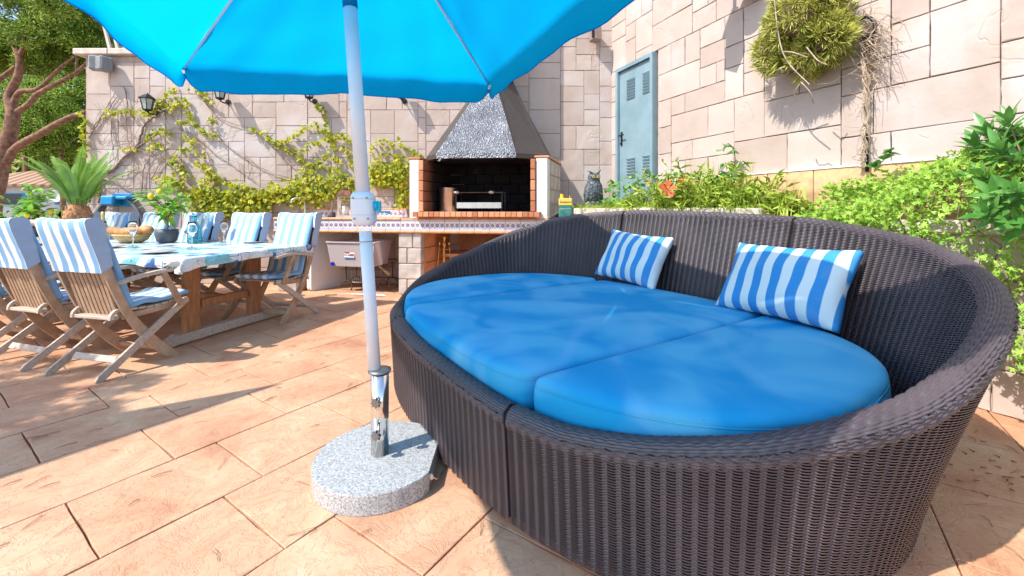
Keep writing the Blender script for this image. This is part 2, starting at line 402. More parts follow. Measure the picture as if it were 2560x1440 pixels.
MT['label'] = M_simple('cream_label', (.70, .66, .50), .6, var=.03)
MT['black'] = M_simple('black_print', (.02, .02, .02), .6, var=.05)
MT['lemon'] = M_simple('lemon_peel', (.85, .60, .02), .45, var=.08)
MT['blueplastic'] = M_simple('bright_blue_plastic', (.01, .28, .60), .4, var=.05)
MT['turqplastic'] = M_simple('turquoise_plastic', (.0, .42, .62), .4, var=.05)
MT['hose'] = M_simple('grey_hose', (.16, .17, .18), .5, var=.1)
m = Mat('milky_plastic', (.72, .66, .66), .35); m.translucent((.8, .7, .7), .45); MT['milky'] = m.m
MT['rubber'] = M_simple('black_rubber', (.03, .03, .035), .7)
MT['darkgrey'] = M_simple('dark_resin', (.085, .10, .12), .45, var=.25, sc_=20)
MT['lampglass'] = M_simple('frosted_lamp_glass', (.42, .46, .42), .25, var=.1)
MT['speaker'] = M_simple('brown_speaker_case', (.30, .22, .19), .6, var=.1)
MT['speakergrey'] = M_simple('grey_speaker_case', (.22, .23, .24), .6, var=.1)
MT['red'] = M_simple('red_glaze', (.42, .10, .07), .4, var=.15)
MT['bark'] = M_simple('pine_bark', (.24, .125, .08), .9, var=.35, sc_=9, bump=.8)
MT['stem'] = M_simple('brown_stem', (.28, .20, .15), .9, var=.3)
MT['dry'] = M_simple('dry_twig', (.48, .37, .27), .9, var=.25)
MT['needle'] = M_leaf('pine_needles', [(.10, .21, .025), (.24, .39, .05), (.46, .58, .11)], .45, .5, 1.6)
MT['needle2'] = M_leaf('bright_shrub', [(.15, .28, .03), (.28, .44, .05), (.42, .58, .10)], .35, .5, 1.8)
MT['ivy'] = M_leaf('yellow_green_ivy', [(.20, .32, .03), (.48, .54, .04), (.72, .64, .06)], .35, .45, 9)
MT['gran'] = M_leaf('scented_geranium', [(.17, .36, .035), (.34, .56, .07), (.52, .72, .14)], .35, .5, 9)
MT['grass'] = M_leaf('planter_grass', [(.20, .36, .03), (.38, .54, .06), (.62, .68, .15)], .35, .5, 14)
MT['darkleaf'] = M_leaf('glossy_leaf', [(.05, .18, .03), (.11, .30, .06), (.20, .42, .10)], .25, .3, 9)
MT['lemonleaf'] = M_leaf('lemon_leaf', [(.08, .28, .03), (.18, .44, .05), (.36, .60, .09)], .35, .35, 12)
MT['cycas'] = M_leaf('cycad_frond', [(.10, .24, .04), (.20, .38, .06), (.34, .54, .10)], .3, .35, 5)
MT['spiky'] = M_leaf('spiky_airplant', [(.26, .28, .05), (.52, .54, .11), (.74, .72, .22)], .25, .55, 5)
MT['petal'] = M_leaf('coral_petal', [(.70, .10, .05), (.85, .20, .10)], .3, .5, 9)
MT['trunk'] = M_simple('cycad_trunk', (.40, .19, .09), .9, var=.4, sc_=30, bump=.9)
MT['hill'] = M_simple('dry_hillside', (.34, .22, .12), .95, var=.35, sc_=.15)
MT['housewall'] = M_simple('white_house_wall', (.62, .64, .68), .8, var=.04)
m = Mat('clay_roof_tiles', rough=.8); x, y, z = m.xyz(m.coord('Object')); f = (x * 14).sin(); m.col(m.mix(m.rf(f, -.5, .6), (.22, .12, .08), (.50, .30, .20))); MT['roof'] = m.m
MT['needlebrown'] = M_simple('dry_pine_needle', (.22, .11, .045), .9)
MT['sail'] = M_simple('sail_cloth', (.7, .66, .58), .9)
MT['slabtext'] = MT['black']

# ================================================================ STRUCTURE
UROW = V(math.sin(R(34)), math.cos(R(34)), 0); NROW = V(math.cos(R(34)), -math.sin(R(34)), 0)
g = MB().box((0, 0, 0), (1, 1, 1)); 
fm = MB().add([(-9.2, -7, -.022), (9, -7, -.022), (9, 8.6, -.022), (-9.2, 8.6, -.022), (-9.2, -7, -.5), (9, -7, -.5), (9, 8.6, -.5), (-9.2, 8.6, -.5)],
              [(0, 1, 2, 3), (7, 6, 5, 4), (0, 4, 5, 1), (1, 5, 6, 2), (2, 6, 7, 3), (3, 7, 4, 0)])
floor = link('terrace_floor', fm.mesh('terrace_floor'), MT['slabjoint'], kind='structure')
ROWW, SLEN = .4575, .5065
def slabmesh(a, b, seed):
    q = random.Random(seed); mb = MB(); g = .0030; h = .022; c = .0022
    def pt(s, t, z, j=.0): return (s, t, z)
    out = [];  n = 5
    x0, x1, y0, y1 = g, a - g, g, b - g
    ring = []
    for i in range(n): ring.append((x0 + (x1 - x0) * i / n, y0 + q.uniform(-.0015, .0025)))
    for i in range(n): ring.append((x1 - q.uniform(-.0015, .0025), y0 + (y1 - y0) * i / n))
    for i in range(n): ring.append((x1 - (x1 - x0) * i / n, y1 - q.uniform(-.0015, .0025)))
    for i in range(n): ring.append((x0 + q.uniform(-.0015, .0025), y1 - (y1 - y0) * i / n))
    cx, cy = a / 2, b / 2; m_ = len(ring)
    def inset(p, d): return (p[0] + (d if p[0] < cx else -d) * (1 if abs(p[0] - cx) > a / 2 - .012 else 0), p[1] + (d if p[1] < cy else -d) * (1 if abs(p[1] - cy) > b / 2 - .012 else 0))
    vs = [V(p[0], p[1], -.022) for p in ring] + [V(p[0], p[1], -.0018) for p in ring] + [V(*inset(p, c), 0) for p in ring]
    fs = []
    for L in range(2):
        for k in range(m_): fs.append((L * m_ + k, L * m_ + (k + 1) % m_, (L + 1) * m_ + (k + 1) % m_, (L + 1) * m_ + k))
    fs.append(tuple(2 * m_ + k for k in range(m_)))
    return mb.add(vs, fs).mesh('paving_slab')
def prj(p):
    if p[1] < .2: return None
    return CX + F * p[0] / p[1], YH + F * (H - p[2]) / p[1]
slabs = [slabmesh(SLEN, ROWW, k) for k in range(6)]
for me in slabs: me.materials.append(MT['slab'])
cands = []
for k in range(-12, 14):
    t0 = -.955 - ROWW * (k + 1) if k >= 0 else -.955 - ROWW * (k + 1)
    off = {0: .925, 1: .745, 2: .39, 3: .735, 4: .39, 5: .72, 6: .40}.get(k, (.41 if k % 2 == 0 else .72)) % SLEN
    for j in range(-8, 26):
        s0 = off + j * SLEN
        P = [UROW * (s0 + a) + NROW * (t0 + b) for a, b in ((0, 0), (SLEN, 0), (SLEN, ROWW), (0, ROWW))]
        c = (P[0] + P[2]) / 2
        if c.y > 7.0 or c.y < .3: continue
        if c.x > .4 + 3.0 or (c.x > 1.6 and c.y > 5): continue
        q = [prj(p) for p in P]
        vis = any(a is not None and -60 < a[0] < 2620 and a[1] < 1560 for a in q)
        if not vis: continue
        if c.x > .45 and c.y > 4.6: continue
        cands.append((c.length, s0, t0))
cands.sort(); 
Ms = Matrix(((UROW.x, -NROW.x, 0), (UROW.y, -NROW.y, 0), (0, 0, 1)))
for i, (d, s0, t0) in enumerate(cands[:300]):
    o = link('paving_slab', slabs[rnd.randrange(6)], None, floor)
    Mw = Matrix(((UROW.x, NROW.x, 0, 0), (UROW.y, NROW.y, 0, 0), (0, 0, 1, 0), (0, 0, 0, 1)))
    # rotate by keeping handedness: use y axis = -NROW
    p = UROW * s0 + NROW * (t0 + ROWW)
    o.location = (p.x, p.y, rnd.uniform(-.0012, .0012)); o.rotation_euler = (0, 0, math.atan2(UROW.y, UROW.x))
print('slabs', len(cands))
rest = MB()
for (d, s0, t0) in cands[300:]:
    c = UROW * (s0 + SLEN / 2) + NROW * (t0 + ROWW / 2)
    rest.box((c.x, c.y, -.011), (SLEN - .012, ROWW - .012, .022), math.atan2(UROW.y, UROW.x))
if rest.v: link('far_paving', rest.mesh('far_paving'), MT['slab'], floor, kind='stuff')

# ---- stone walls made of single proud blocks
def ashlar(W, Hh, cell, seed):
    q = random.Random(seed); nx, ny = int(W / cell), int(Hh / cell); occ = [[0] * nx for _ in range(ny)]; out = []
    opts = [(4, 3), (4, 3), (5, 3), (4, 2), (3, 2), (2, 2), (2, 3), (3, 3), (3, 4), (5, 2), (2, 2), (6, 3)]
    for j in range(ny):
        i = 0
        while i < nx:
            if occ[j][i]: i += 1; continue
            q.shuffle(opts); done = False
            for (a, b) in opts + [(2, 1), (1, 2), (1, 1)]:
                if i + a <= nx and j + b <= ny and all(not occ[j + y][i + x] for x in range(a) for y in range(b)):
                    if a > 1 and i + a < nx and not occ[j][i + a] and (i + a + 1 >= nx or occ[j][i + a + 1]) and q.random() < .8: a_ = a + 1
                    else: a_ = a
                    if a_ != a and not (i + a_ <= nx and all(not occ[j + y][i + x] for x in range(a_) for y in range(b))): a_ = a
                    for x in range(a_):
                        for y in range(b): occ[j + y][i + x] = 1
                    out.append((i * cell, j * cell, a_ * cell, b * cell)); done = True; break
            i += 1
    return out
def blockmesh(w_, h_, dep, q, g=.0028):
    # local: x along the wall, z up, front at -y
    n = 4; vs = []; fs = []; ring = []
    x0, x1, z0, z1 = g, w_ - g, g, h_ - g; jt = lambda: q.uniform(-.002, .003)
    for i in range(n): ring.append((x0 + (x1 - x0) * i / n, z0 + jt(), 0, 1))
    for i in range(n): ring.append((x1 - jt(), z0 + (z1 - z0) * i / n, -1, 0))
    for i in range(n): ring.append((x1 - (x1 - x0) * i / n, z1 - jt(), 0, -1))
    for i in range(n): ring.append((x0 + jt(), z1 - (z1 - z0) * i / n, 1, 0))
    m_ = len(ring)
    def ins(p, d):
        cx, cz = w_ / 2, h_ / 2
        dx = d if abs(p[0] - x0) < .006 else (-d if abs(p[0] - x1) < .006 else 0)
        dz = d if abs(p[1] - z0) < .006 else (-d if abs(p[1] - z1) < .006 else 0)
        return p[0] + dx, p[1] + dz
    tilt = q.uniform(-.004, .004)
    for lv, (d, y) in enumerate(((0, 0), (0, -dep + .004), (.004, -dep - .0))):
        for p in ring:
            a, b = ins(p, d) if d else (p[0], p[1]); vs.append(V(a, y + (tilt * (a / w_ - .5) if lv else 0), b))
    cpt = len(vs); vs.append(V(w_ / 2, -dep - q.uniform(.0, .004), h_ / 2))
    for L in range(2):
        for k in range(m_): fs.append((L * m_ + k, L * m_ + (k + 1) % m_, (L + 1) * m_ + (k + 1) % m_, (L + 1) * m_ + k))
    for k in range(m_): fs.append((2 * m_ + k, 2 * m_ + (k + 1) % m_, cpt))
    return MB().add(vs, fs).mesh('stone')
bcache = {}
def place_blocks(parent, blocks, mat, dep=.02, seed=3, name='stone', skip=None, dx=0.0, dz=0.0):
    q = random.Random(seed)
    for (x, z, a, b) in blocks:
        if skip and skip(x, z, a, b): continue
        key = (round(a, 3), round(b, 3), q.randrange(2), mat.name, dep)
        if key not in bcache:
            bcache[key] = blockmesh(a, b, dep, q); bcache[key].materials.append(mat)
        o = link(name, bcache[key], None, parent); o.location = (x + dx, q.uniform(-.0025, .0025), z + dz)
# back wall: local frame x = world X
bw = thing('back_wall', 'tall pinkish stamped stone wall behind the barbecue, with climbing ivy', 'wall', (-6.38, WZ, 0))
link('wall_core', MB().box((2.6, .16, 1.7), (5.2, .32, 3.4)).box((6.58, .16, 2.6), (2.7, .32, 5.2)).mesh('wall_core'), MT['joint'], bw)
cell = .19
def skipb(x, z, a, b):                               # nothing of the barbecue's inside is built of wall blocks
    return False
place_blocks(bw, [(x + .02, z + .0, a, b) for (x, z, a, b) in ashlar(5.16, 3.32, .118, 5)], MT['stone'], .012, 4)
place_blocks(bw, [(x, z, a, b) for (x, z, a, b) in ashlar(2.84, 5.1, .118, 9)], MT['stone'], .012, 5, dx=5.098)
cp = MB()
for k in range(10): cp = MB().bbox((0, 0, 0), (.515, .42, .09), .01)
cpm = cp.mesh('coping_stone'); cpm.materials.append(MT['cap'])
for k in range(10):
    o = link('coping_stone', cpm, None, bw); o.location = (.14 + k * .52, .12, 3.45)
rl = thing('railing', 'weathered railing on the corner of the high wall, under the parasol edge', 'railing', (-6.35, WZ + .2, 3.5))
for k in range(9): link('post', MB().box((.1 + k * .12, 0, .25), (.035, .035, .5), M=Matrix.Rotation(R(0 if k > 2 else -14), 3, 'Y')).mesh('post'), MT['cap'], rl)
link('rail', MB().box((.6, 0, .5), (1.2, .05, .05)).mesh('rail'), MT['cap'], rl)
# left return of the back wall is the wall's own end; the right wall
RWL = 6.2
rz = math.atan2(-.9268, .3756)
p0 = V(1.50, 6.35, 0)
rw = thing('right_wall', 'tall pinkish stamped stone wall with the blue metal door, rising above the planter', 'wall', p0, rz)
# local x runs towards the camera; front face (towards terrace) at -y  -> local -y = world (-.9268,-.3756)
link('wall_core', MB().box((RWL / 2, .2, 2.6), (RWL, .36, 5.2)).mesh('wall_core'), MT['joint'], rw)
DX0, DX1, DZ1 = 0.19, 0.95, 3.10                      # door opening along the wall
def blocks_right():
    out = []
    for (x, z, a, b) in ashlar(RWL, 3.4, .112, 21):
        z += 1.47
        out.append((x, z, a, b))
    return out
def clipdoor(bl):
    res = []
    for (x, z, a, b) in bl:
        if z < DZ1 + .05 and x < DX1 + .05 and x + a > DX0 - .05:
            if x < DX0 - .06: 
                if DX0 - .05 - x > .05: res.append((x, z, DX0 - .05 - x, b))
            if x + a > DX1 + .06: res.append((DX1 + .05, z, x + a - DX1 - .05, b))
            if z + b > DZ1 + .06:
                xa = max(x, DX0 - .05); xb = min(x + a, DX1 + .05); res.append((xa, DZ1 + .05, xb - xa, z + b - DZ1 - .05))
        else: res.append((x, z, a, b))
    return [r for r in res if r[2] > .02 and r[3] > .02]
place_blocks(rw, clipdoor(blocks_right()), MT['stone'], .012, 8)
pl = [(x, z + 1.0, a, b) for (x, z, a, b) in [(i * .42, 0, .42, .46) for i in range(3, 14)]]
place_blocks(rw, pl, MT['plinth'], .045, 12)
link('render_edge', MB().box((3.6, -.028, 1.463), (5.0, .05, .016)).mesh('render_edge'), MT['plaster'], rw)
# door is a part of the wall (door > handle, louvre)
dm = MB().bbox(((DX0 + DX1) / 2, -.012, 2.08), (DX1 - DX0 - .08, .04, 2.0), .004)
door = link('door', dm.mesh('door'), MT['door'], rw, label='blue grey metal door with louvred vents')
fr = MB().box((DX0 + .012, -.03, 2.08), (.05, .08, 2.06)).box((DX1 - .012, -.03, 2.08), (.05, .08, 2.06)).box(((DX0 + DX1) / 2, -.03, DZ1 + .01), (DX1 - DX0 + .026, .079, .05))
link('door_frame', fr.mesh('door_frame'), MT['door'], rw)
for (lx, lz) in ((.30, 2.80), (.64, 2.80), (.30, 1.70), (.64, 1.70)):
    for k in range(7):
        lm = MB().box((DX0 + lx - .19 + .10, -.040, lz - .14 + k * .042), (.18, .022, .028), M=Matrix.Rotation(R(28), 3, 'X')) if False else MB().box((DX0 + lx - .0, -.038, lz - .14 + k * .042), (.17, .020, .026), M=Matrix.Rotation(R(30), 3, 'X'))
        link('louvre', lm.mesh('louvre'), MT['door'], door)
hx = DX0 + .09
link('handle', MB().bbox((hx, -.038, 2.12), (.035, .012, .2), .003).tube([(hx, -.04, 2.16), (hx, -.085, 2.16), (hx + .11, -.09, 2.16)], .010, 8).tube([(hx, -.04, 2.05), (hx, -.06, 2.05)], .012, 8).mesh('handle'), MT['iron'], door)

# planter: retaining wall in front of the right wall
pA, pB, pC = V(.62, 5.45, 0), V(2.05, 3.50, 0), V(3.25, 1.2, 0)
plw = thing('planter_wall', 'low pinkish stone retaining wall of the raised planter behind the daybed', 'planter wall', (0, 0, 0))
def wallstrip(a, b, hgt, nm):
    d = (b - a); L = d.length; d.normalize(); n = V(d.y, -d.x, 0)      # n towards the terrace side?
    if n.dot(V(-1, -1, 0)) < 0: n = -n
    ang = math.atan2(d.y, d.x)
    core = MB().box(((a + b) / 2 - n * .09).to_tuple()[:2] + (hgt / 2 - .01,), (L, .14, hgt - .02), ang)
    link('wall_core', core.mesh('wall_core'), MT['joint'], plw)
    holder = bpy.data.objects
    q = random.Random(5); nrow = 4; rh = (hgt - .08) / nrow
    for r_i in range(nrow):
        x = -(.2 if r_i % 2 else 0)
        while x < L:
            bwid = q.choice((.3, .42, .5)); xs = max(x, 0); xe = min(x + bwid, L)
            if xe - xs > .04:
                me = blockmesh(xe - xs, rh, .02, q); me.materials.append(MT['stone'])
                o = link('stone', me, None, plw); p = a + d * xs - n * .02; o.location = (p.x, p.y, r_i * rh); o.rotation_euler = (0, 0, ang)
                if (Matrix.Rotation(ang, 3, 'Z') @ V(0, -1, 0)).dot(n) < 0:
                    p = a + d * xe - n * .02; o.location = (p.x, p.y, r_i * rh); o.rotation_euler = (0, 0, ang + math.pi)
            x += bwid
    k = 0; x = 0
    while x < L - .05:
        ln = min(q.choice((.33, .41, .37)), L - x)
        me = MB().bbox((0, 0, 0), (ln - .008, .20, .08), .012).mesh('coping_stone'); me.materials.append(MT['cap'])
        o = link('coping_stone', me, None, plw); p = a + d * (x + ln / 2) - n * .07; o.location = (p.x, p.y, hgt - .04 + q.uniform(-.003, .003)); o.rotation_euler = (0, 0, ang); x += ln
wallstrip(pA, pB, 1.13, 'a'); wallstrip(pB, pC, 1.06, 'b')
soil = MB(); sv = [(.62, 5.5), (2.12, 3.52), (3.33, 1.2), (4.2, 1.0), (1.52, 6.33), (.62, 6.33)]
link('planter_soil', MB().prism(sv, .2, 1.045).mesh('planter_soil'), MT['soil'], kind='structure')

# ================================================================ BARBECUE COUNTER
ang = math.atan(-.11); ce = V(math.cos(ang), math.sin(ang), 0); cn = V(-ce.y, ce.x, 0)
cnt = thing('barbecue_counter', 'long outdoor kitchen counter edged with blue flowered tiles under the hood', 'counter', (0, 5.36, 0), ang)
XL, XR = -3.22, .50
link('counter_slab', MB().box(((XL + XR) / 2, .48, .90), (XR - XL, .93, .13)).mesh('counter_slab'), MT['orangewall'], cnt)
tm = MB().box((TW / 2 - .001, -.006, TH / 2), (TW - .004, .014, TH)).mesh('tile'); tm.materials.append(MT['tile'])
cm = MB().tube([(0, 0, 0), (TW - .004, 0, 0)], .021, 10).mesh('edge_tile'); cm.materials.append(MT['terracotta'])
x = XL
topm = MB().bbox((TW / 2, .46, 0), (TW - .004, .93, .02), .003).mesh('worktop_tile'); topm.materials.append(MT['terracotta'])
while x < XR - .02:
    o = link('tile', tm, None, cnt); o.location = (x, 0, .842)
    o = link('edge_tile', cm, None, cnt); o.location = (x, -.006, .822)
    o = link('worktop_tile', topm, None, cnt); o.location = (x, -.012, .978)
    if x < -1.5:
        o = link('edge_tile', cm, None, cnt); o.location = (x, -.006, .985)
    x += TW
# backsplash
tm2 = MB().box((.1, -.006, .05), (.196, .012, .10)).mesh('splash_tile'); tm2.materials.append(MT['tile2'])
cm2 = MB().bbox((.1, 0, 0), (.196, .03, .022), .006).mesh('trim_tile'); cm2.materials.append(MT['terracotta'])
for k in range(8):
    x = -1.62 - .2 * (k + 1)
    o = link('splash_tile', tm2, None, cnt); o.location = (x, .66, .998)
    o = link('trim_tile', cm2, None, cnt); o.location = (x, .66, 1.112)
# supports: pillar and low wall end, and rear plates
def pillar(xc, wd, dp, y0, mat, parent, h=.81, lab=None):
    rows = 4; rh = h / rows
    link('pillar_core', MB().box((xc, y0 + dp / 2, h / 2), (wd - .02, dp - .02, h)).mesh('pillar_core'), MT['orangewall'], parent)
    for r_i in range(rows):
        z = r_i * rh; sp = [wd * .62, wd * .38] if r_i % 2 else [wd * .38, wd * .62]
        if r_i == 1: sp = [wd]
        x = xc - wd / 2
        for s_ in sp:
            me = MB().bbox((s_ / 2, .05, rh / 2), (s_ - .008, .10, rh - .008), .008).mesh('stone'); me.materials.append(mat)
            o = link('stone', me, None, parent); o.location = (x, y0 - .012, z); x += s_
        me = MB().bbox((0, dp / 2, rh / 2), (.02, dp - .12, rh - .008), .005).mesh('stone'); me.materials.append(MT['orangewall'])
        o = link('stone', me, None, parent); o.location = (xc + wd / 2 - .002, y0 + .05, z)
pillar(-1.34, .31, .85, .02, MT['greystone'], cnt)
pillar(.36, .28, .85, .02, MT['greystone'], cnt)
pillar(-3.07, .28, .80, .05, MT['greystone'], cnt)
link('rear_panel', MB().box((-.48, .90, .41), (1.45, .03, .82)).box((-2.2, .90, .41), (1.45, .03, .82)).mesh('rear_panel'), MT['orangewall'], cnt)

# ================================================================ OVEN / FIREPLACE
ov = thing('brick_barbecue', 'brick barbecue firebox with white side pillars on the tiled counter', 'barbecue', (0, 5.36, .99), ang)
BL, BR_ = -1.34, .455                                   # outer edges
# white plaster pillars
for (xa, xb, nm) in ((BL, BL + .135, 'l'), (BR_ - .155, BR_, 'r')):
    link('plaster_pillar', MB().bbox(((xa + xb) / 2, .06, .385), (xb - xa, .13, .77), .012).mesh('plaster_pillar'), MT['plaster'], ov)
    side = MB()
    link('side_wall', MB().box(((xa + xb) / 2, .52, .383), (xb - xa - .012, .79, .765)).mesh('side_wall'), MT['joint'], ov)
    for r_i in range(4):
        x_out = xb - .006 if nm == 'r' else xa + .006
        q = random.Random(r_i); y = .13
        for wd in ((.3, .25, .24) if r_i % 2 else (.2, .32, .27)):
            me = MB().bbox((0, wd / 2, .095), (.016, wd - .006, .184), .004).mesh('stone'); me.materials.append(MT['greystone'])
            o = link('stone', me, None, ov); o.location = (x_out, y, r_i * .19); y += wd
    link('pillar_cap', MB().bbox(((xa + xb) / 2, .46, .785), (xb - xa + .03, .94, .025), .005).mesh('pillar_cap'), MT['brick'], ov)
# inner brick courses
for sgn, xin in ((1, BL + .137), (-1, BR_ - .157)):
    for r_i in range(5):
        me = MB().bbox((sgn * .028, .42, .066), (.056, .86, .124), .004).mesh('brick'); me.materials.append(MT['stainbrick'])
        o = link('brick', me, None, ov); o.location = (xin, -.01, .095 + r_i * .133)
        me = MB().bbox((sgn * .029, 0, .066), (.058, .02, .124), .004).mesh('brick'); me.materials.append(MT['brick'])
        o = link('brick', me, None, ov); o.location = (xin, -.018, .095 + r_i * .133)
# back and floor
ash = MB().box((-.45, .62, .03), (1.4, .6, .05)); link('hearth', ash.mesh('hearth'), MT['soot'], ov)
for r_i in range(5):
    x = -1.17 - (.13 if r_i % 2 else 0)
    while x < .30:
        x0_ = max(x, -1.16); x1_ = min(x + .26, .30)
        if x1_ - x0_ > .03:
            me = MB().bbox(((x1_ - x0_) / 2, 0, .07), (x1_ - x0_ - .008, .05, .136), .005).mesh('firebrick'); me.materials.append(MT['soot'])
            o = link('firebrick', me, None, ov); o.location = (x0_, .86, .06 + r_i * .144)
        x += .26
link('smoke_shelf', MB().box((-.44, .62, .775), (1.5, .5, .02)).box((-.44, .9, .4), (1.5, .02, .8)).mesh('smoke_shelf'), MT['soot'], ov)
# brick sill
bm_ = MB().bbox((.0345, .055, .032), (.066, .14, .064), .004).mesh('brick'); bm_.materials.append(MT['brick'])
x = -1.25
while x < .345:
    o = link('brick', bm_, None, ov); o.location = (x, -.085 + rnd.uniform(-.003, .003), .028); x += .0705
link('sill_bed', MB().box((-.45, .22, .013), (1.58, .44, .027)).mesh('sill_bed'), MT['orangewall'], ov)
link('sill_back', MB().box((-.45, .2, .058), (1.56, .27, .055)).mesh('sill_back'), MT['brick'], ov)
done_ = set()
for par in (cnt, ov):
    for o_ in par.children:
        if o_.name.split('.')[0] in ('tile', 'edge_tile', 'trim_tile', 'splash_tile', 'worktop_tile', 'can_stand'): continue
        if o_.data.name not in done_:
            done_.add(o_.data.name)
            for v_ in o_.data.vertices: v_.co.x += .17 * v_.co.y
        o_.location.x += .17 * o_.location.y
# hood
hood = thing('extractor_hood', 'tapering hammered metal extractor hood above the brick barbecue', 'hood', (0, 0, 0))
zb = 1.765
D_, A_, B_, C_ = ray(1067, 403, 5.62), ray(1090, 402, 5.32), ray(1290, 398, 5.24), ray(1370, 392, 5.50)
for p in (D_, A_, B_, C_): p.z = zb
E_ = V(C_.x + .16, 6.32, zb); G_ = V(D_.x - .0, 6.32, zb)
zt = 2.92
At, Bt = V(-.33, 5.78, zt), V(-.245, 5.78, zt); Ct, Dt = V(.02, 6.05, zt), V(-.45, 6.05, zt); Et, Gt = V(.04, 6.32, zt), V(-.47, 6.32, zt)
low = [G_, D_, A_, B_, C_, E_]; up_ = [Gt, Dt, At, Bt, Ct, Et]
def quad(a, b, c, d, off=.0): return MB().add([a, b, c, d], [(0, 1, 2, 3)])
def panel(a, b, c, d, t=.012, n=1):                  # thin plate with thickness inwards
    nn = (b - a).cross(d - a).normalized(); vs = [a, b, c, d] + [p - nn * t for p in (a, b, c, d)]
    return MB().add(vs, [(0, 1, 2, 3), (7, 6, 5, 4), (0, 4, 5, 1), (1, 5, 6, 2), (2, 6, 7, 3), (3, 7, 4, 0)])
for i, (mt, nm) in enumerate(((MT['hammer_shaded'], 'side_plate'), (MT['hammer_shaded'], 'side_plate'), (MT['hammer'], 'front_plate'), (MT['hammer_shaded'], 'side_plate'), (MT['hammer_shaded'], 'side_plate'))):
    a, b = low[i] + V(0, 0, .045), low[i + 1] + V(0, 0, .045)
    link(nm, panel(a, b, up_[i + 1], up_[i]).mesh(nm), mt, hood)
    link('rim_plate', panel(low[i] - V(0, .0, .012), low[i + 1] - V(0, .0, .012), low[i + 1] + V(0, 0, .043), low[i] + V(0, 0, .043)).mesh('rim_plate'), MT['hammer'] if i == 2 else MT['hammer_shaded'], hood)
link('flue', MB().box((-.21, 6.07, 3.9), (.46, .48, 1.96)).mesh('flue'), MT['hammer_shaded'], hood)

# pot and grill in the firebox (local to counter frame -> world)
def CW(x, y, z): p = V(0, 5.36, 0) + ce * x + cn * y; return V(p.x, p.y, z)
pot = link('steel_pot', MB().lathe([(.0, 0), (.125, 0), (.128, .01), (.128, .345), (.133, .35), (.12, .352), (.12, .02), (0, .015)], (0, 0, 0), 28).mesh('steel_pot', True), MT['steel'], label='tall dented steel pot standing inside the brick firebox on the left', cat='pot')
pot.location = CW(-.92, .36, 1.052)
gr = thing('fire_grill', 'black iron grill stand with ash tray and two pale knobs inside the firebox', 'grill', CW(-.47, .40, 1.052), ang)
link('frame', MB().box((-.31, -.16, .15), (.014, .014, .30)).box((.31, -.16, .15), (.014, .014, .30)).box((-.31, .16, .15), (.014, .014, .30)).box((.31, .16, .15), (.014, .014, .30)).box((0, -.16, .006), (.62, .014, .012)).box((0, .16, .294), (.62, .012, .012)).mesh('frame'), MT['iron'], gr)
link('ash_tray', MB().box((0, -.165, .115), (.60, .008, .075)).box((0, 0, .08), (.60, .32, .008)).mesh('ash_tray'), MT['steel'], gr)
link('tray_grate', MB().add([], []).mesh('x') if False else (lambda mb: [mb.tube([(-.28 + k * .045, -.17, .075), (-.27 + k * .045, .1, .045)], .005, 6) for k in range(13)] and mb)(MB()).mesh('tray_grate'), MT['steel'], gr)
link('handle_bar', MB().tube([(-.31, -.17, .285), (.31, -.17, .285)], .006, 6).mesh('handle_bar'), MT['rust'], gr)
for kx in (-.30, .17): link('knob', MB().ball((kx, -.18, .287), (.038, .022, .02), 10, 6).mesh('knob', True), MT['cap'], gr)

# fire tool set under the counter
ft = thing('fire_tools', 'brass fireside tool set on a stand under the counter', 'fire tools', CW(-.98, .38, 0))
link('stand', MB().lathe([(.11, 0), (.10, .03), (.02, .05), (.012, .07), (.010, .58), (.022, .60), (.030, .63), (.018, .66), (.012, .69), (.028, .71), (.030, .73), (.0, .76)], (0, 0, 0), 12).tube([(-.07, 0, .56), (.07, 0, .56)], .006, 6).tube([(0, -.07, .56), (0, .07, .56)], .006, 6).mesh('stand', True), MT['brass'], ft)
for k, (dx, dy) in enumerate(((-.065, 0), (.065, 0), (0, -.065))):
    link('tool', MB().tube([(dx * 1, dy, .62), (dx * 1.1, dy * 1.1, .56), (dx * 1.9, dy * 1.6, .05)], .007, 6).ball((dx, dy, .64), (.016, .016, .028), 8, 5).mesh('tool', True), MT['brass'], ft)
pan = link('lidded_pan', MB().lathe([(0, 0), (.16, 0), (.19, .07), (.2, .075), (.17, .10), (.05, .13), (.04, .16), (0, .165)], (0, 0, 0), 18).mesh('lidded_pan', True), MT['iron'], label='black lidded pan on the shelf in the right bay under the counter', cat='pan')
pan.location = CW(-.38, .5, .50)
link('shelf', MB().box((-.42, .62, .48), (1.16, .5, .04)).mesh('shelf'), MT['orangewall'], cnt)

# folded white table under the counter
p1, p2 = flo(778, 729), flo(905, 704); d = (p2 - p1).normalized(); n = V(-d.y, d.x, 0); L = (p2 - p1).length + .05
ftb = thing('folded_table', 'white plastic folding table stored folded on its side under the counter', 'folding table', p1, math.atan2(d.y, d.x))
def rrect(L, Hh, r, t, y0, taper=0):
    poly = []
    for (cx_, cz_, a0) in ((r, r, 180), (L - r, r, 270), (L - r, Hh - r, 0), (r, Hh - r, 90)):
        for k in range(5): a = R(a0 + k * 22.5); poly.append((cx_ + r * math.cos(a), cz_ + r * math.sin(a)))
    n_ = len(poly); vs = [V(p[0], y0, p[1]) for p in poly] + [V(p[0], y0 + t, p[1]) for p in poly]
    return MB().add(vs, [tuple(range(n_)), tuple(range(2 * n_ - 1, n_ - 1, -1))] + [(k, k + n_, (k + 1) % n_ + n_, (k + 1) % n_) for k in range(n_)])
link('table_half', rrect(L, .79, .05, .04, 0).mesh('table_half'), MT['white'], ftb)
link('table_half', rrect(L, .79, .05, .04, .048).mesh('table_half'), MT['white'], ftb)
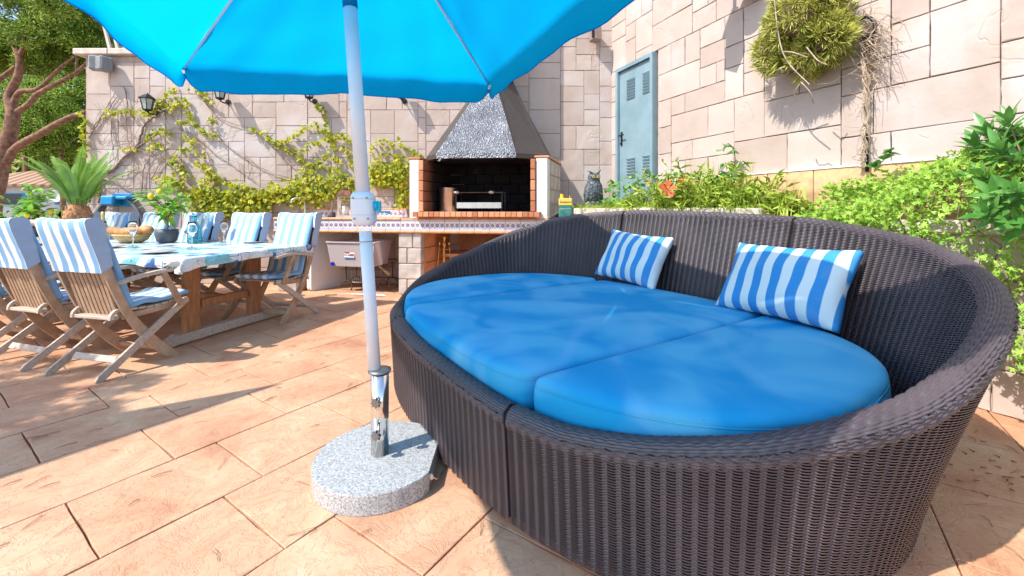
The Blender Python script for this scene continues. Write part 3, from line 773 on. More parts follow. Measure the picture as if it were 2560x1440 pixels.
link('hinge_seam', rrect(L - .02, .77, .04, .01, .039).mesh('hinge_seam'), MT['steel'], ftb)

# storage box on a rack made with horseshoes
rk = thing('horseshoe_rack', 'rusty wire grill rack with horseshoe feet under the counter', 'rack', CW(-2.02, .32, 0), ang)
def horseshoe(x0, y0):
    pts = [(x0 + .085 * math.cos(R(a)) * (1 if 1 else 1), y0, .085 + .085 * math.sin(R(a)) - .0) for a in range(-35, 216, 18)]
    pts = [(p[0], p[1], max(p[2] - .03, .005)) for p in pts]; return MB().bar(pts, .022, .014, V(0, 1, 0))
for xx, yy in ((-.30, -.1), (.24, -.1), (-.30, .2), (.24, .2)): link('horseshoe_foot', horseshoe(xx, yy).mesh('horseshoe_foot'), MT['rust'], rk)
fr = MB()
for yy in (-.1, .2): fr.tube([(-.34, yy, .135), (.34, yy, .135)], .009, 6)
for xx in (-.30, .24):
    for yy in (-.1, .2): fr.tube([(xx, yy, .12), (xx, yy, .36)], .010, 6)
fr.tube([(-.30, -.1, .36), (.30, -.1, .36)], .008, 6); fr.tube([(-.30, .2, .40), (.30, .2, .40)], .008, 6)
link('frame', fr.mesh('frame'), MT['rust'], rk)
gm = MB()
for k in range(16): gm.tube([(-.3 + k * .042, -.2, .30), (-.3 + k * .042, .25, .40)], .0035, 4)
for k in range(4): gm.tube([(-.32, -.2 + k * .14, .30 + k * .03), (.36, -.2 + k * .14, .30 + k * .03)], .004, 4)
link('grill_grid', gm.mesh('grill_grid'), MT['rust'], rk)
gm = MB()
for k in range(9): gm.tube([(-.22 + k * .035, -.12, .33), (-.16 + k * .03, -.2, .13)], .0035, 4)
gm.tube([(-.22, -.12, .33), (.1, -.12, .33)], .004, 4); gm.tube([(-.16, -.2, .13), (.1, -.2, .13)], .004, 4)
link('broiler_basket', gm.mesh('broiler_basket'), MT['cap'], rk)
link('wooden_handle', MB().tube([(.18, -.12, .34), (.34, -.16, .24)], [.012, .02], 8).mesh('wooden_handle'), MT['basket'], rk)
sk = thing('skewers', 'metal skewers with wooden handles lying on the floor under the rack', 'skewers', CW(-2.0, .0, .0), ang)
for k in range(5):
    link('skewer', MB().tube([(-.28 + k * .06, -.12 + k * .02, .012), (.30 + k * .03, -.04 - k * .03, .014)], .004, 5).mesh('skewer'), MT['steel'], sk)
link('handle', MB().tube([(-.40, -.17, .016), (-.28, -.12, .016)], [.012, .016], 8).mesh('handle'), MT['basket'], sk)
sb = thing('storage_box', 'translucent plastic storage box with blue wheels and a sticker on the rack', 'storage box', CW(-2.10, .18, .36), ang + R(-6))
def openbox(L, W, Hh, fl, t=.006):
    a = [(-L / 2, -W / 2), (L / 2, -W / 2), (L / 2, W / 2), (-L / 2, W / 2)]; vs = []
    for z, s_, i_ in ((0, 1, 0), (Hh, 1 + fl, 0), (Hh, 1 + fl, t), (t, 1, t)):
        for (x, y) in a: vs.append(V(x * s_ - (i_ if x > 0 else -i_), y * s_ - (i_ if y > 0 else -i_), z))
    fs = [(3, 2, 1, 0), (12, 13, 14, 15)]
    for Lv in range(3):
        for k in range(4): fs.append((Lv * 4 + k, Lv * 4 + (k + 1) % 4, (Lv + 1) * 4 + (k + 1) % 4, (Lv + 1) * 4 + k))
    return MB().add(vs, fs)
link('tub', openbox(.60, .40, .32, .16).mesh('tub'), MT['milky'], sb)
rm = MB(); hl, hw = .60 * .58, .40 * .58
rm.bar([(-hl, -hw, .32), (hl, -hw, .32)], .03, .014, V(0, 1, 0)).bar([(-hl, hw, .32), (hl, hw, .32)], .03, .014, V(0, 1, 0)).bar([(-hl, -hw, .322), (-hl, hw, .322)], .03, .014).bar([(hl, -hw, .322), (hl, hw, .322)], .03, .014)
link('rim', rm.mesh('rim'), MT['milky'], sb)
for xx in (-.27, .27): link('wheel', MB().tube([(xx, -.222, .03), (xx, -.20, .03)], .026, 14).mesh('wheel'), M_simple('cobalt_plastic', (.01, .02, .50), .4), sb)
stk = link('sticker', MB().box((-.02, -.219, .155), (.15, .004, .085), M=Matrix.Rotation(R(-5), 3, 'X')).mesh('sticker'), MT['white'], sb)
link('sticker_band', MB().box((-.02, -.2235, .118), (.15, .003, .012)).mesh('sticker_band'), MT['blueplastic'], stk)
link('sticker_print', MB().box((-.055, -.2238, .187), (.07, .003, .014)).box((.02, -.2236, .155), (.055, .003, .03)).mesh('sticker_print'), MT['red'], stk)

def text(name, body, size, mat, parent, loc, rot, ext=.0008):
    cu = bpy.data.curves.new(name, 'FONT'); cu.body = body; cu.size = size; cu.extrude = ext; cu.align_x = 'CENTER'
    tmp = bpy.data.objects.new(name, cu); COL.objects.link(tmp); bpy.context.view_layer.update()
    me = bpy.data.meshes.new_from_object(tmp.evaluated_get(bpy.context.evaluated_depsgraph_get())); bpy.data.objects.remove(tmp)
    me.materials.clear(); me.materials.append(mat); o = link(name, me, None, parent); o.location = loc; o.rotation_euler = rot; return o
text('sticker_text', 'Nº7 65', .03, MT['black'], stk, (-.052, -.2245, .143), (R(90), 0, 0))

# things standing on the counter
lt = thing('candle_lantern', 'weathered metal candle lantern with a reddish roof on the counter', 'lantern', CW(-2.42, .40, .99), ang + R(20))
lm = MB()
for sx in (-1, 1):
    for sy in (-1, 1): lm.box((sx * .085, sy * .085, .17), (.022, .022, .26))
lm.box((0, 0, .02), (.23, .23, .03)).box((0, 0, .30), (.20, .20, .016))
for sx in (-1, 1): lm.bar([(sx * .085, -.085, .05), (0, -.085, .17), (sx * .085, -.085, .28)], .012, .008, V(0, 1, 0)); lm.bar([(-.085, sx * .085, .05), (-.085, 0, .17)], .01, .008)
link('frame', lm.mesh('frame'), MT['cap'], lt)
link('roof', MB().add([(-.12, -.12, .31), (.12, -.12, .31), (.12, .12, .31), (-.12, .12, .31), (-.055, -.055, .39), (.055, -.055, .39), (.055, .055, .39), (-.055, .055, .39)], [(0, 3, 2, 1), (4, 5, 6, 7), (0, 1, 5, 4), (1, 2, 6, 5), (2, 3, 7, 6), (3, 0, 4, 7)]).box((0, 0, .405), (.06, .06, .03)).mesh('roof'), MT['rust'], lt)
link('ring', MB().tube([(.03 * math.cos(a * .5), 0, .445 + .03 * math.sin(a * .5)) for a in range(14)], .004, 6).mesh('ring'), MT['rust'], lt)
link('candle', MB().lathe([(0, 0), (.045, 0), (.045, .13), (0, .13)], (0, 0, .037), 12).mesh('candle', True), MT['white'], lt)
pg = thing('plunger', 'small rubber plunger with wooden handle standing on the counter', 'plunger', CW(-2.60, .36, .99))
link('cup', MB().lathe([(.06, 0), (.058, .03), (.04, .05), (.035, .075), (.012, .085), (0, .086)], (0, 0, 0), 14).mesh('cup', True), MT['rubber'], pg)
link('stick', MB().tube([(0, 0, .08), (0, 0, .24)], .011, 8).mesh('stick'), MT['stem'], pg)
fc = thing('faucet', 'chrome swan neck tap rising behind the far chair', 'tap', CW(-3.10, .50, .99))
link('spout', MB().tube(crom([(0, 0, 0), (0, 0, .20), (-.03, -.02, .27), (-.10, -.05, .29), (-.15, -.08, .25), (-.155, -.085, .21)], 4), .011, 8).mesh('spout', True), MT['chrome'], fc)
link('body', MB().lathe([(.03, 0), (.026, .05), (.016, .07), (.0, .075)], (0, 0, 0), 12).box((.05, 0, .06), (.06, .012, .012)).mesh('body'), MT['chrome'], fc)

# oil can with lettering
cn_ = thing('wood_stain_can', 'green and yellow metal can of wood stain standing by the barbecue side wall', 'can', ray(1414, 565, 5.25), R(-8))
cz = cn_.location.z; cn_.location.z = .90
link('can_body', MB().bbox((0, 0, .13), (.165, .10, .26), .008).mesh('can_body'), M_simple('green_print', (.03, .17, .15), .35, var=.4, sc_=18), cn_)
link('can_top', MB().bbox((0, 0, .305), (.166, .101, .09), .008).mesh('can_top'), M_simple('yellow_print', (.70, .50, .10), .35), cn_)
link('spout', MB().lathe([(.026, 0), (.024, .03), (.02, .035), (.02, .055), (0, .056)], (-.045, 0, .35), 12).tube([(.05, 0, .35), (.052, 0, .39)], .006, 6).mesh('spout'), M_simple('yellow_cap', (.75, .50, .02), .4), cn_)
text('lettering', 'Xyladecor', .036, MT['black'], cn_, (0, -.052, .292), (R(90), 0, 0))
text('lettering', 'MADERA PARA TODA', .014, MT['white'], cn_, (0, -.052, .215), (R(90), 0, 0))
link('can_stand', MB().box((0, 0, 0), (.2, .2, .86)).mesh('can_stand'), MT['greystone'], cnt).matrix_world = Matrix.Translation(V(cn_.location.x, cn_.location.y + .02, .468))

# ================================================================ DAYBED
DC = V(.40, 2.51, 0); DU = V(.548, -.837, 0).normalized(); DV = V(.837, .548, 0).normalized()
AU, AV, NE = 1.36, .88, 2.5
HT = [(-180 + k, v) for k, v in ()]
TH_ = [-103, -80, -70, -58, -45, -29, -17, -7, 0, 10, 22, 32, 42, 65, 94, 107, 125, 140, 158, 176, 189, 205, 223, 240, 257]
HH_ = [.475, .445, .425, .425, .455, .51, .57, .625, .68, .78, .87, .935, .99, 1.065, 1.10, 1.105, 1.08, 1.03, .90, .74, .63, .555, .475, .475, .475]
def dcurve(th, base, flare):                         # numpy arrays th in rad -> (n,2) world
    c, s = np.cos(th), np.sin(th)
    pu = np.sign(c) * np.abs(c) ** (2 / NE) * AU; pv = np.sign(s) * np.abs(s) ** (2 / NE) * AV
    t = np.clip((s + .75) / 1.35, 0, 1); b = t * t * (3 - 2 * t); o = base + flare * b * .93
    nu = np.sign(c) * np.abs(c) ** (2 - 2 / NE) / AU; nv = np.sign(s) * np.abs(s) ** (2 - 2 / NE) / AV
    L = np.sqrt(nu ** 2 + nv ** 2); nu /= L; nv /= L
    x = DC.x + (pu + nu * o) * DU.x + (pv + nv * o) * DV.x; y = DC.y + (pu + nu * o) * DU.y + (pv + nv * o) * DV.y
    return np.stack([x, y], 1), np.stack([nu * DU.x + nv * DV.x, nu * DU.y + nv * DV.y], 1), pu + nu * o
ROW, STK = .0084, .041
def resample(th0, th1, step, gap0=0, gap1=0):
    T = np.linspace(th0, th1, 4000); P, _, _ = dcurve(T, .09, .29); s = np.concatenate([[0], np.cumsum(np.hypot(*np.diff(P, axis=0).T))])
    n = int(round((s[-1] - gap0 - gap1) / STK)) * 5 + 1; ss = np.linspace(gap0, s[-1] - gap1, n); return np.interp(ss, s, T), ss
ROW, STK = .0084, .041
RR = .037                                            # rim radius
def rimh(th): return np.interp(np.degrees((th + math.pi * 103 / 180) % (2 * math.pi)) - 103, TH_, HH_)
def sheet(name, th, ss, inner, fine, parent, tilt=0):
    # rows fixed in height; cut at the rim
    hr = rimh(th); z0 = .30 if inner == 1 else .025
    dz = ROW / 3 if fine else .02
    nz = int((hr.max() - z0) / dz) + 1; zz = z0 + np.arange(nz) * dz
    Pt, Nt, _ = dcurve(th, .09, .29); Pb, _, _ = dcurve(th, .065, .02)
    if inner == 2: Pt = Pt - Nt * RR; Pb = Pb - Nt * .028
    elif inner: Pt = Pt - Nt * 2 * RR * .96; Pb = Pb - Nt * .055
    hr = hr - RR * .6
    Z = np.minimum(zz[:, None], hr[None, :]); f = (Z - .02) / (hr[None, :] - .02)
    f = np.clip(f, 0, 1); 
    fb = f ** 1.15
    X_ = Pb[None, :, 0] * (1 - fb) + Pt[None, :, 0] * fb; Y_ = Pb[None, :, 1] * (1 - fb) + Pt[None, :, 1] * fb
    if fine:
        k = np.floor((zz - z0) / ROW + 1e-6).astype(int); ph = ((np.arange(nz)) % 3)
        prof = np.where(ph == 1, 1.0, np.where(ph == 2, .7, -1.5))
        ii = np.arange(len(th)); wv = np.cos(math.pi * (ii[None, :] / 5) + math.pi * (k[:, None] % 2))
        # scalloped columns: strands bulge between stakes, alternate rows shifted a little
        col = np.abs(np.sin(math.pi * ii[None, :] / 5)) ** .7
        disp = .0034 * prof[:, None] * (.5 + .5 * col) + .0080 * col + .0008 * wv
        sg = -1 if inner else 1
        X_ = X_ + sg * Nt[None, :, 0] * disp; Y_ = Y_ + sg * Nt[None, :, 1] * disp
        Z = Z + np.where(zz[:, None] < hr[None, :], .0022 * col * (1), 0)
    n = len(th); idx = np.arange(nz * n).reshape(nz, n)
    q = np.stack([idx[:-1, :-1], idx[:-1, 1:], idx[1:, 1:], idx[1:, :-1]], -1)
    keep = (zz[:-1, None] < np.maximum(hr[None, :-1], hr[None, 1:]))
    if fine:                                         # open slits between the strands, away from the stakes
        slit = (((np.arange(nz - 1) % 3) == 2)[:, None] & ((np.arange(len(th) - 1) % 5 > 0) & (np.arange(len(th) - 1) % 5 < 4))[None, :] & (zz[:-1, None] < hr[None, :-1] - .01))
        keep = keep & ~slit
    q = q[keep]
    if inner: q = q[:, ::-1]
    v = np.stack([X_, Y_, Z], -1).reshape(-1, 3); used = np.zeros(len(v), bool); used[q.ravel()] = True; mp = np.cumsum(used) - 1
    me = npmesh(name, v[used], mp[q]); return link(name, me, MT['wicker'], parent)
def rim(name, th, ss, parent, step=.0072):
    hr = rimh(th); Pt, Nt, _ = dcurve(th, .09, .29); n = len(th)
    arc = np.linspace(-.75, math.pi + .75, 23 * 3 + 1)       # profile angle from outside over the top to inside
    Cx = Pt - Nt * RR; slope = np.gradient(hr, ss)
    X_ = []; 
    ph = np.arange(len(arc)) % 3; k = np.arange(len(arc)) // 3
    for i, a in enumerate(arc):
        col = np.abs(np.sin(math.pi * ss / .034 + (k[i] * .0))) ** .8
        pr = (1.0, .6, -1.5)[ph[i]]
        r = RR * (1.0) + .0030 * pr + .0068 * np.abs(np.sin(math.pi * ss / .042 + .5 * math.pi * ((k[i] // 2) % 2))) ** .7
        X_.append(np.stack([Cx[:, 0] + Nt[:, 0] * r * math.cos(a), Cx[:, 1] + Nt[:, 1] * r * math.cos(a), hr - RR + r * math.sin(a)], 1))
    v = np.array(X_); m_ = len(arc); idx = np.arange(m_ * n).reshape(m_, n)
    q = np.stack([idx[:-1, :-1], idx[:-1, 1:], idx[1:, 1:], idx[1:, :-1]], -1).reshape(-1, 4)
    return link(name, npmesh(name, v.reshape(-1, 3), q), MT['wicker'], parent)
def endcap(th, parent):                              # woven return at the section joints
    T = np.array([th]); hr = rimh(T)[0]; Pt, Nt, _ = dcurve(T, .09, .29); Pb, _, _ = dcurve(T, .065, .02)
    rows = []; q = []; nz = int((hr - .05) / (ROW / 2)); vs = []
    tdir = V(-Nt[0, 1], Nt[0, 0], 0)
    for i in range(nz):
        z = .03 + (hr - .05) * i / (nz - 1); f = (z / hr) ** 1.15
        po = Pb[0] * (1 - f) + Pt[0] * f; pi_ = (Pb[0] - Nt[0] * .055) * (1 - f) + (Pt[0] - Nt[0] * 2 * RR) * f
        for t_ in np.linspace(0, 1, 7):
            p = po * (1 - t_) + pi_ * t_; bl = (.0035 if i % 2 else 0)
            vs.append(V(p[0], p[1], z) + tdir * bl * (1 if True else 0))
    fs = [(i * 7 + k, i * 7 + k + 1, (i + 1) * 7 + k + 1, (i + 1) * 7 + k) for i in range(nz - 1) for k in range(6)]
    fs = fs + []
    link('joint_panel', MB().add(vs, fs).mesh('joint_panel', True), MT['wicker'], parent)
    cap = []; a_ = np.linspace(-.6, math.pi + .6, 12)
    c = V(Pt[0, 0] - Nt[0, 0] * RR, Pt[0, 1] - Nt[0, 1] * RR, hr - RR)
    cap = [c + V(Nt[0, 0], Nt[0, 1], 0) * math.cos(a) * RR + V(0, 0, 1) * math.sin(a) * RR for a in a_]
    link('rim_end', MB().add([c] + cap, [(0, i + 1, i + 2) for i in range(11)]).mesh('rim_end'), MT['wicker'], parent)
TN, TF_ = math.acos((.65 / 1.45) ** (NE / 2)), 0
t1 = TN; t2 = math.pi - TN
dd = []
for (nm, lab, segs) in (
    ('daybed_section', 'near rounded end section of the dark wicker daybed, with the high curved side', [(-t1, t1, 1, 1)]),
    ('daybed_section', 'far rounded end section of the dark wicker daybed, nearest the barbecue', [(t2, 2 * math.pi - t2, 1, 1)]),
    ('daybed_section', 'middle section of the dark wicker daybed with straight back between the two rounded ends', [(t1, t2, 0, 1), (2 * math.pi - t2, 2 * math.pi - t1, 1, 0)])):
    th_ = thing(nm, lab, 'daybed section', (0, 0, 0), group='wicker daybed sections')
    dd.append(th_)
    for (a, b, fo, fi) in segs:
        th, ss = resample(a, b, .0082, .008, .008)
        back = not fo
        sheet('outer_weave', th, ss, 0, bool(fo), th_); sheet('core_mat', th, ss, 2, False, th_)
        sheet('inner_weave', th, ss, 1, bool(fi), th_)
        rim('rim', th, ss, th_)
        endcap(th[0], th_); endcap(th[-1], th_)
# seat platforms
def outline(ua, ub, base=-.0):
    T = np.linspace(0, 2 * math.pi, 721)[:-1]; P, _, _ = dcurve(T, base, 0)
    L = [((V(p[0], p[1], 0) - DC).dot(DU), (V(p[0], p[1], 0) - DC).dot(DV)) for p in P]
    top = [q for q in L if ua <= q[0] <= ub]
    return top
def clip_poly(ua, ub, base, infl=0):
    T = np.linspace(0, 2 * math.pi, 1441)[:-1]; P, _, _ = dcurve(T, base, infl); out = []
    pts = [((V(p[0], p[1], 0) - DC).dot(DU), (V(p[0], p[1], 0) - DC).dot(DV)) for p in P]
    def cl(pts, k, lim, sg):
        o = []
        for i in range(len(pts)):
            a, b = pts[i - 1], pts[i]; ia, ib = sg * (a[0] - lim) >= 0, sg * (b[0] - lim) >= 0
            if ia != ib: t = (lim - a[0]) / (b[0] - a[0]); o.append((lim, a[1] + (b[1] - a[1]) * t))
            if ib: o.append(b)
        return o
    pts = cl(pts, 0, ua, 1); pts = cl(pts, 0, ub, -1); return pts
def cushion(name, poly, z0, z1, label, seed, cat='cushion'):
    P = np.array(poly); P = np.vstack([P, P[:1]]); s = np.concatenate([[0], np.cumsum(np.hypot(*np.diff(P, axis=0).T))])
    n = 260; ss = np.linspace(0, s[-1], n + 1)[:-1]; Q = np.stack([np.interp(ss, s, P[:, 0]), np.interp(ss, s, P[:, 1])], 1)
    for _ in range(12): Q = (np.roll(Q, 1, 0) + 2 * Q + np.roll(Q, -1, 0)) / 4
    T = np.roll(Q, -1, 0) - np.roll(Q, 1, 0); T /= np.hypot(*T.T)[:, None]; Nn = np.stack([T[:, 1], -T[:, 0]], 1); c = Q.mean(0)
    if ((Q - c) * Nn).sum() < 0: Nn = -Nn
    q = np.random.RandomState(seed); wr = np.interp(np.arange(n), np.arange(0, n, 7), q.normal(size=len(np.arange(0, n, 7))))
    prof = [(-.035, z0), (-.012, z0 + .012), (.0, z0 + .03), (.006, (z0 + z1) / 2), (.003, z1 - .045), (-.001, z1 - .034), (-.002, z1 - .028), (-.006, z1 - .016), (-.017, z1 - .005), (-.036, z1 + .002)]
    V_ = []
    for j, (o, z) in enumerate(prof):
        k = .0035 * wr if 1 < j < 6 else 0
        R_ = Q + Nn * (o + (k if isinstance(k, np.ndarray) else 0))[:, None] if isinstance(k, np.ndarray) else Q + Nn * o
        V_.append(np.column_stack([R_, np.full(n, z)]))
    base = Q - Nn * .045; cc = base.mean(0)
    for f in (.12, .25, .4, .55, .7, .85):
        R_ = base * (1 - f) + cc * f
        zz = z1 + .002 + .005 * math.sin(min(f * 1.8, 1.57)) + .003 * np.sin(R_[:, 0] * 9 + seed) * np.cos(R_[:, 1] * 7)
        V_.append(np.column_stack([R_, zz]))
    A = np.array(V_); m_ = len(A); v = A.reshape(-1, 3); v = np.vstack([v, [[cc[0], cc[1], z1 + .008]]])
    W = np.column_stack([DC.x + v[:, 0] * DU.x + v[:, 1] * DV.x, DC.y + v[:, 0] * DU.y + v[:, 1] * DV.y, v[:, 2]])
    idx = np.arange(m_ * n).reshape(m_, n); f = []
    for i in range(m_ - 1):
        for k in range(n): f.append((idx[i, k], idx[i, (k + 1) % n], idx[i + 1, (k + 1) % n], idx[i + 1, k]))
    for k in range(n): f.append((idx[-1, k], idx[-1, (k + 1) % n], len(v) - 1))
    area = sum(Q[i, 0] * Q[(i + 1) % n, 1] - Q[(i + 1) % n, 0] * Q[i, 1] for i in range(n))
    if (area < 0) != (DU.cross(DV).z < 0): f = [tuple(reversed(t)) for t in f]
    mb = MB(); mb.v = [tuple(p) for p in W]; mb.f = f
    o = thing(name, label, cat, (0, 0, 0), group='blue daybed cushions')
    link('cover', mb.mesh('cover', True), MT['cushion'], o)
    st = [V(W[7 * n + k][0], W[7 * n + k][1], W[7 * n + k][2] + .001) for k in range(n)] 
    st = [V(W[5 * n + k][0], W[5 * n + k][1], W[5 * n + k][2]) for k in range(n)]; st.append(st[0])
    link('piping', MB().tube(st, .0032, 5, False).mesh('piping', True), MT['cushion'], o); return o
CZ0, CZ1 = .37, .535
cushion('seat_cushion', clip_poly(.655, 2, .018), CZ0, CZ1, 'blue half round seat cushion at the near end of the daybed', 1)
cushion('seat_cushion', clip_poly(-.65, .645, .02), CZ0, CZ1 + .003, 'blue rectangular seat cushion in the middle of the daybed', 2)
cushion('seat_cushion', clip_poly(-2, -.668, .008), CZ0, CZ1 + .014, 'blue half round seat cushion at the far end of the daybed', 3)
for (ua, ub, pr) in ((.655, 2, dd[0]), (-.65, .645, dd[2]), (-2, -.66, dd[1])):
    pl_ = clip_poly(ua, ub, .0); pts = [(DC.x + a * DU.x + b * DV.x, DC.y + a * DU.y + b * DV.y) for a, b in pl_[::8]]
    link('seat_platform', MB().prism(pts, .30, .36).mesh('seat_platform'), MT['wicker'], pr)

def pillow(name, BL, BR, TL, TR, thick, label):
    BL, BR, TL, TR = [Vector(p) for p in (BL, BR, TL, TR)]
    W = ((BR - BL).length + (TR - TL).length) / 2; Hh = ((TL - BL).length + (TR - BR).length) / 2
    xa = ((BR - BL) + (TR - TL)).normalized(); za = ((TL - BL) + (TR - BR)); za = (za - xa * za.dot(xa)).normalized(); ya = za.cross(xa)
    n, m_ = 33, 23; vs = []; fs = []; q = np.random.RandomState(len(label))
    for side in (-1, 1):
        for j in range(m_):
            for i in range(n):
                u = i / (n - 1) * 2 - 1; v = j / (m_ - 1) * 2 - 1
                e = (1 - abs(u) ** 2.6) * (1 - abs(v) ** 2.6); t = thick / 2 * max(e, 0) ** .42
                pinch = 1 - .07 * (1 - abs(v)) ** 1 * abs(u) ** 3; pv = 1 - .08 * (1 - abs(u) ** 2) * abs(v) ** 3
                wr = .004 * math.sin(u * 9 + v * 5) * (1 - e) + .010 * math.sin(u * 4 + 2 * v + 1) * e + .005 * math.sin(v * 7 - u * 3) * e
                t = max(t, .020) if max(abs(u), abs(v)) < .9999 else .018
                vs.append(V(u * W / 2 * pinch, side * (t + wr * (1 if e > 0.02 else 0)), v * Hh / 2 * pv + Hh / 2))
    for s_ in (0, 1):
        for j in range(m_ - 1):
            for i in range(n - 1):
                a = s_ * n * m_ + j * n + i; f = (a, a + 1, a + n + 1, a + n); fs.append(f if s_ == 0 else tuple(reversed(f)))
    N_ = n * m_
    for i in range(n - 1):
        fs.append((i, i + N_, i + 1 + N_, i + 1)); a = (m_ - 1) * n + i; fs.append((a, a + 1, a + 1 + N_, a + N_))
    for j in range(m_ - 1):
        a = j * n; fs.append((a, a + n, a + n + N_, a + N_)); a = j * n + n - 1; fs.append((a, a + N_, a + n + N_, a + n))
    o = link(name, MB().add(vs, fs).mesh(name, True), MT['stripe_pillow'], label=label, cat='pillow', group='striped pillows on the daybed')
    c = (BL + BR) / 2; o.matrix_world = Matrix(((xa.x, ya.x, za.x, c.x), (xa.y, ya.y, za.y, c.y), (xa.z, ya.z, za.z, c.z), (0, 0, 0, 1))); return o
pillow('pillow', (1.24, 2.56, .545), (1.515, 1.97, .545), (1.43, 2.66, .90), (1.715, 2.08, .92), .20, 'right hand blue and white striped pillow, half in sunshine, against the daybed back')
pillow('pillow', (.72, 3.60, .55), (1.02, 3.08, .545), (.885, 3.66, .95), (1.225, 3.18, .885), .18, 'left hand blue striped pillow, fully shaded, against the daybed back')

# ================================================================ PARASOL
um = thing('parasol', 'open turquoise parasol on a white pole with granite foot beside the daybed', 'parasol', (-.567, 1.82, 0))
UO = V(-.567, 1.82, 0)
HUB = V(-.76, 1.86, 2.76) - UO
TL_, TR_, TNR, TNL = ray(460, 168, 3.10) - UO, ray(1221, 207, 3.62) - UO, V(1.0, .785, 2.19) - UO, V(-1.25, .0, 2.13) - UO
corners_ = [TL_, TR_, TNR, TNL]
P0 = V(0, 0, .1); ax = (HUB - P0).normalized()
def onp(z): t = (z - P0.z) / (HUB.z - P0.z); return P0 + (HUB - P0) * t
link('lower_pole', MB().tube([onp(.42), onp(1.03)], .0265, 20).mesh('lower_pole', True), MT['whitepole'], um)
link('upper_pole', MB().tube([onp(1.14), onp(2.02)], .0295, 20).mesh('upper_pole', True), MT['whitepole'], um)
link('upper_pole', MB().tube([onp(2.05), HUB], .0275, 20).mesh('upper_pole', True), MT['whitepole'], um)
link('tilt_joint', MB().tube([onp(2.0), onp(2.08)], .031, 16).mesh('tilt_joint', True), MT['canopy'], um)
link('pole_ring', MB().tube([onp(.985), onp(.987)], .0285, 16).mesh('pole_ring', True), MT['knob'], um)
def superbox(c, rx, ry, z0, z1, n=24):
    mb = MB(); prof = [(.62, 0), (.86, .06), (.97, .14), (1, .25), (1, .75), (.97, .86), (.86, .94), (.62, 1)]
    vs = []; fs = []
    for (s_, t) in prof:
        for k in range(n):
            a = 2 * math.pi * k / n; ca, sa = math.cos(a), math.sin(a); e = .55
            p = V(math.copysign(abs(ca) ** e, ca) * rx * s_, math.copysign(abs(sa) ** e, sa) * ry * s_, 0); b = onp(z0 + (z1 - z0) * t); vs.append(b + p)
    for i in range(len(prof) - 1):
        for k in range(n): a, b2 = i * n + k, i * n + (k + 1) % n; fs.append((a, b2, b2 + n, a + n))
    fs.append(tuple(range(n - 1, -1, -1))); fs.append(tuple((len(prof) - 1) * n + k for k in range(n))); return mb.add(vs, fs)
ch = link('crank_housing', superbox(None, .048, .045, 1.055, 1.20).mesh('crank_housing', True), MT['whitepole'], um)
for zz in (1.085, 1.173):
    for dx in (-.028, .03): 
        b = onp(zz); link('screw', MB().tube([b + V(dx, -.040, 0), b + V(dx, -.0475, 0)], .0045, 8).mesh('screw'), MT['knob'], ch)
for zz in (1.10, 1.168):
    link('seam', superbox(None, .0488, .0458, zz, zz + .0015).mesh('seam'), MT['speakergrey'], ch)
0 and link('housing_top', superbox(None, .0484, .0454, 1.168, 1.201).mesh('housing_top', True), MT['turqplastic'], ch)
hb = onp(1.13)
link('crank_handle', MB().tube([hb + V(.045, 0, .01), hb + V(.062, 0, .01)], .022, 12).box(hb + V(.066, -.0, .005), (.014, .02, .05)).box(hb + V(.085, 0, -.017), (.05, .016, .008)).box(hb + V(.108, 0, -.020), (.008, .02, .012)).mesh('crank_handle'), MT['turqplastic'], um)
# foot
poly = []
for k in range(48):
    a = 2 * math.pi * k / 48; x_, y_ = .272 * math.cos(a), .272 * math.sin(a); x_ = min(x_, .232); poly.append((x_ * 1.0 + .005, y_))
fb = MB(); rings = [(.995, .0), (1.0, .006), (1.0, .074), (.992, .080)]
vs = [V(p[0] * s_, p[1] * s_, z) for s_, z in rings for p in poly]; n = 48
fs = [(i * n + k, i * n + (k + 1) % n, (i + 1) * n + (k + 1) % n, (i + 1) * n + k) for i in range(3) for k in range(n)] + [tuple(range(n - 1, -1, -1)), tuple(3 * n + k for k in range(n))]
ft_ = link('granite_foot', fb.add(vs, fs).mesh('granite_foot'), MT['granite'], um)
for yy in (-.11, .11): link('bracket', MB().bbox((.24, yy, .05), (.02, .02, .025), .003).mesh('bracket'), MT['steel'], ft_)
link('carry_handle', MB().tube(crom([(.245, -.11, .05), (.262, -.105, .035), (.265, -.06, .03), (.265, .06, .03), (.262, .105, .035), (.245, .11, .05)], 4), .004, 6).mesh('carry_handle', True), MT['steel'], ft_)
sk_ = link('socket', MB().lathe([(.037, 0), (.037, .340), (.034, .341), (.034, .315), (0, .315)], (0, 0, .080), 24).mesh('socket', True), MT['chrome'], um)
link('collar', MB().lathe([(.031, 0), (.031, .02), (.047, .024), (.049, .028), (.047, .033), (.030, .036)], (-.001, 0, .405), 24).mesh('collar', True), MT['knob'], um)
for zz in (.19, .325):
    kn = MB(); vs = []; n = 40
    for (yy, s_) in ((-.062, .9), (-.066, 1), (-.076, 1), (-.080, .85)):
        for k in range(n):
            a = 2 * math.pi * k / n; r_k = (.018 + .0035 * math.cos(8 * a)) * s_; vs.append(V(.006 + r_k * math.cos(a), yy, zz + r_k * math.sin(a)))
    fs = [(i * n + k, i * n + (k + 1) % n, (i + 1) * n + (k + 1) % n, (i + 1) * n + k) for i in range(3) for k in range(n)] + [tuple(range(n)), tuple(3 * n + n - 1 - k for k in range(n))]
    kn.add(vs, fs).tube([(.006, -.03, zz), (.006, -.064, zz)], .007, 8); link('clamp_knob', kn.mesh('clamp_knob'), MT['knob'], um)
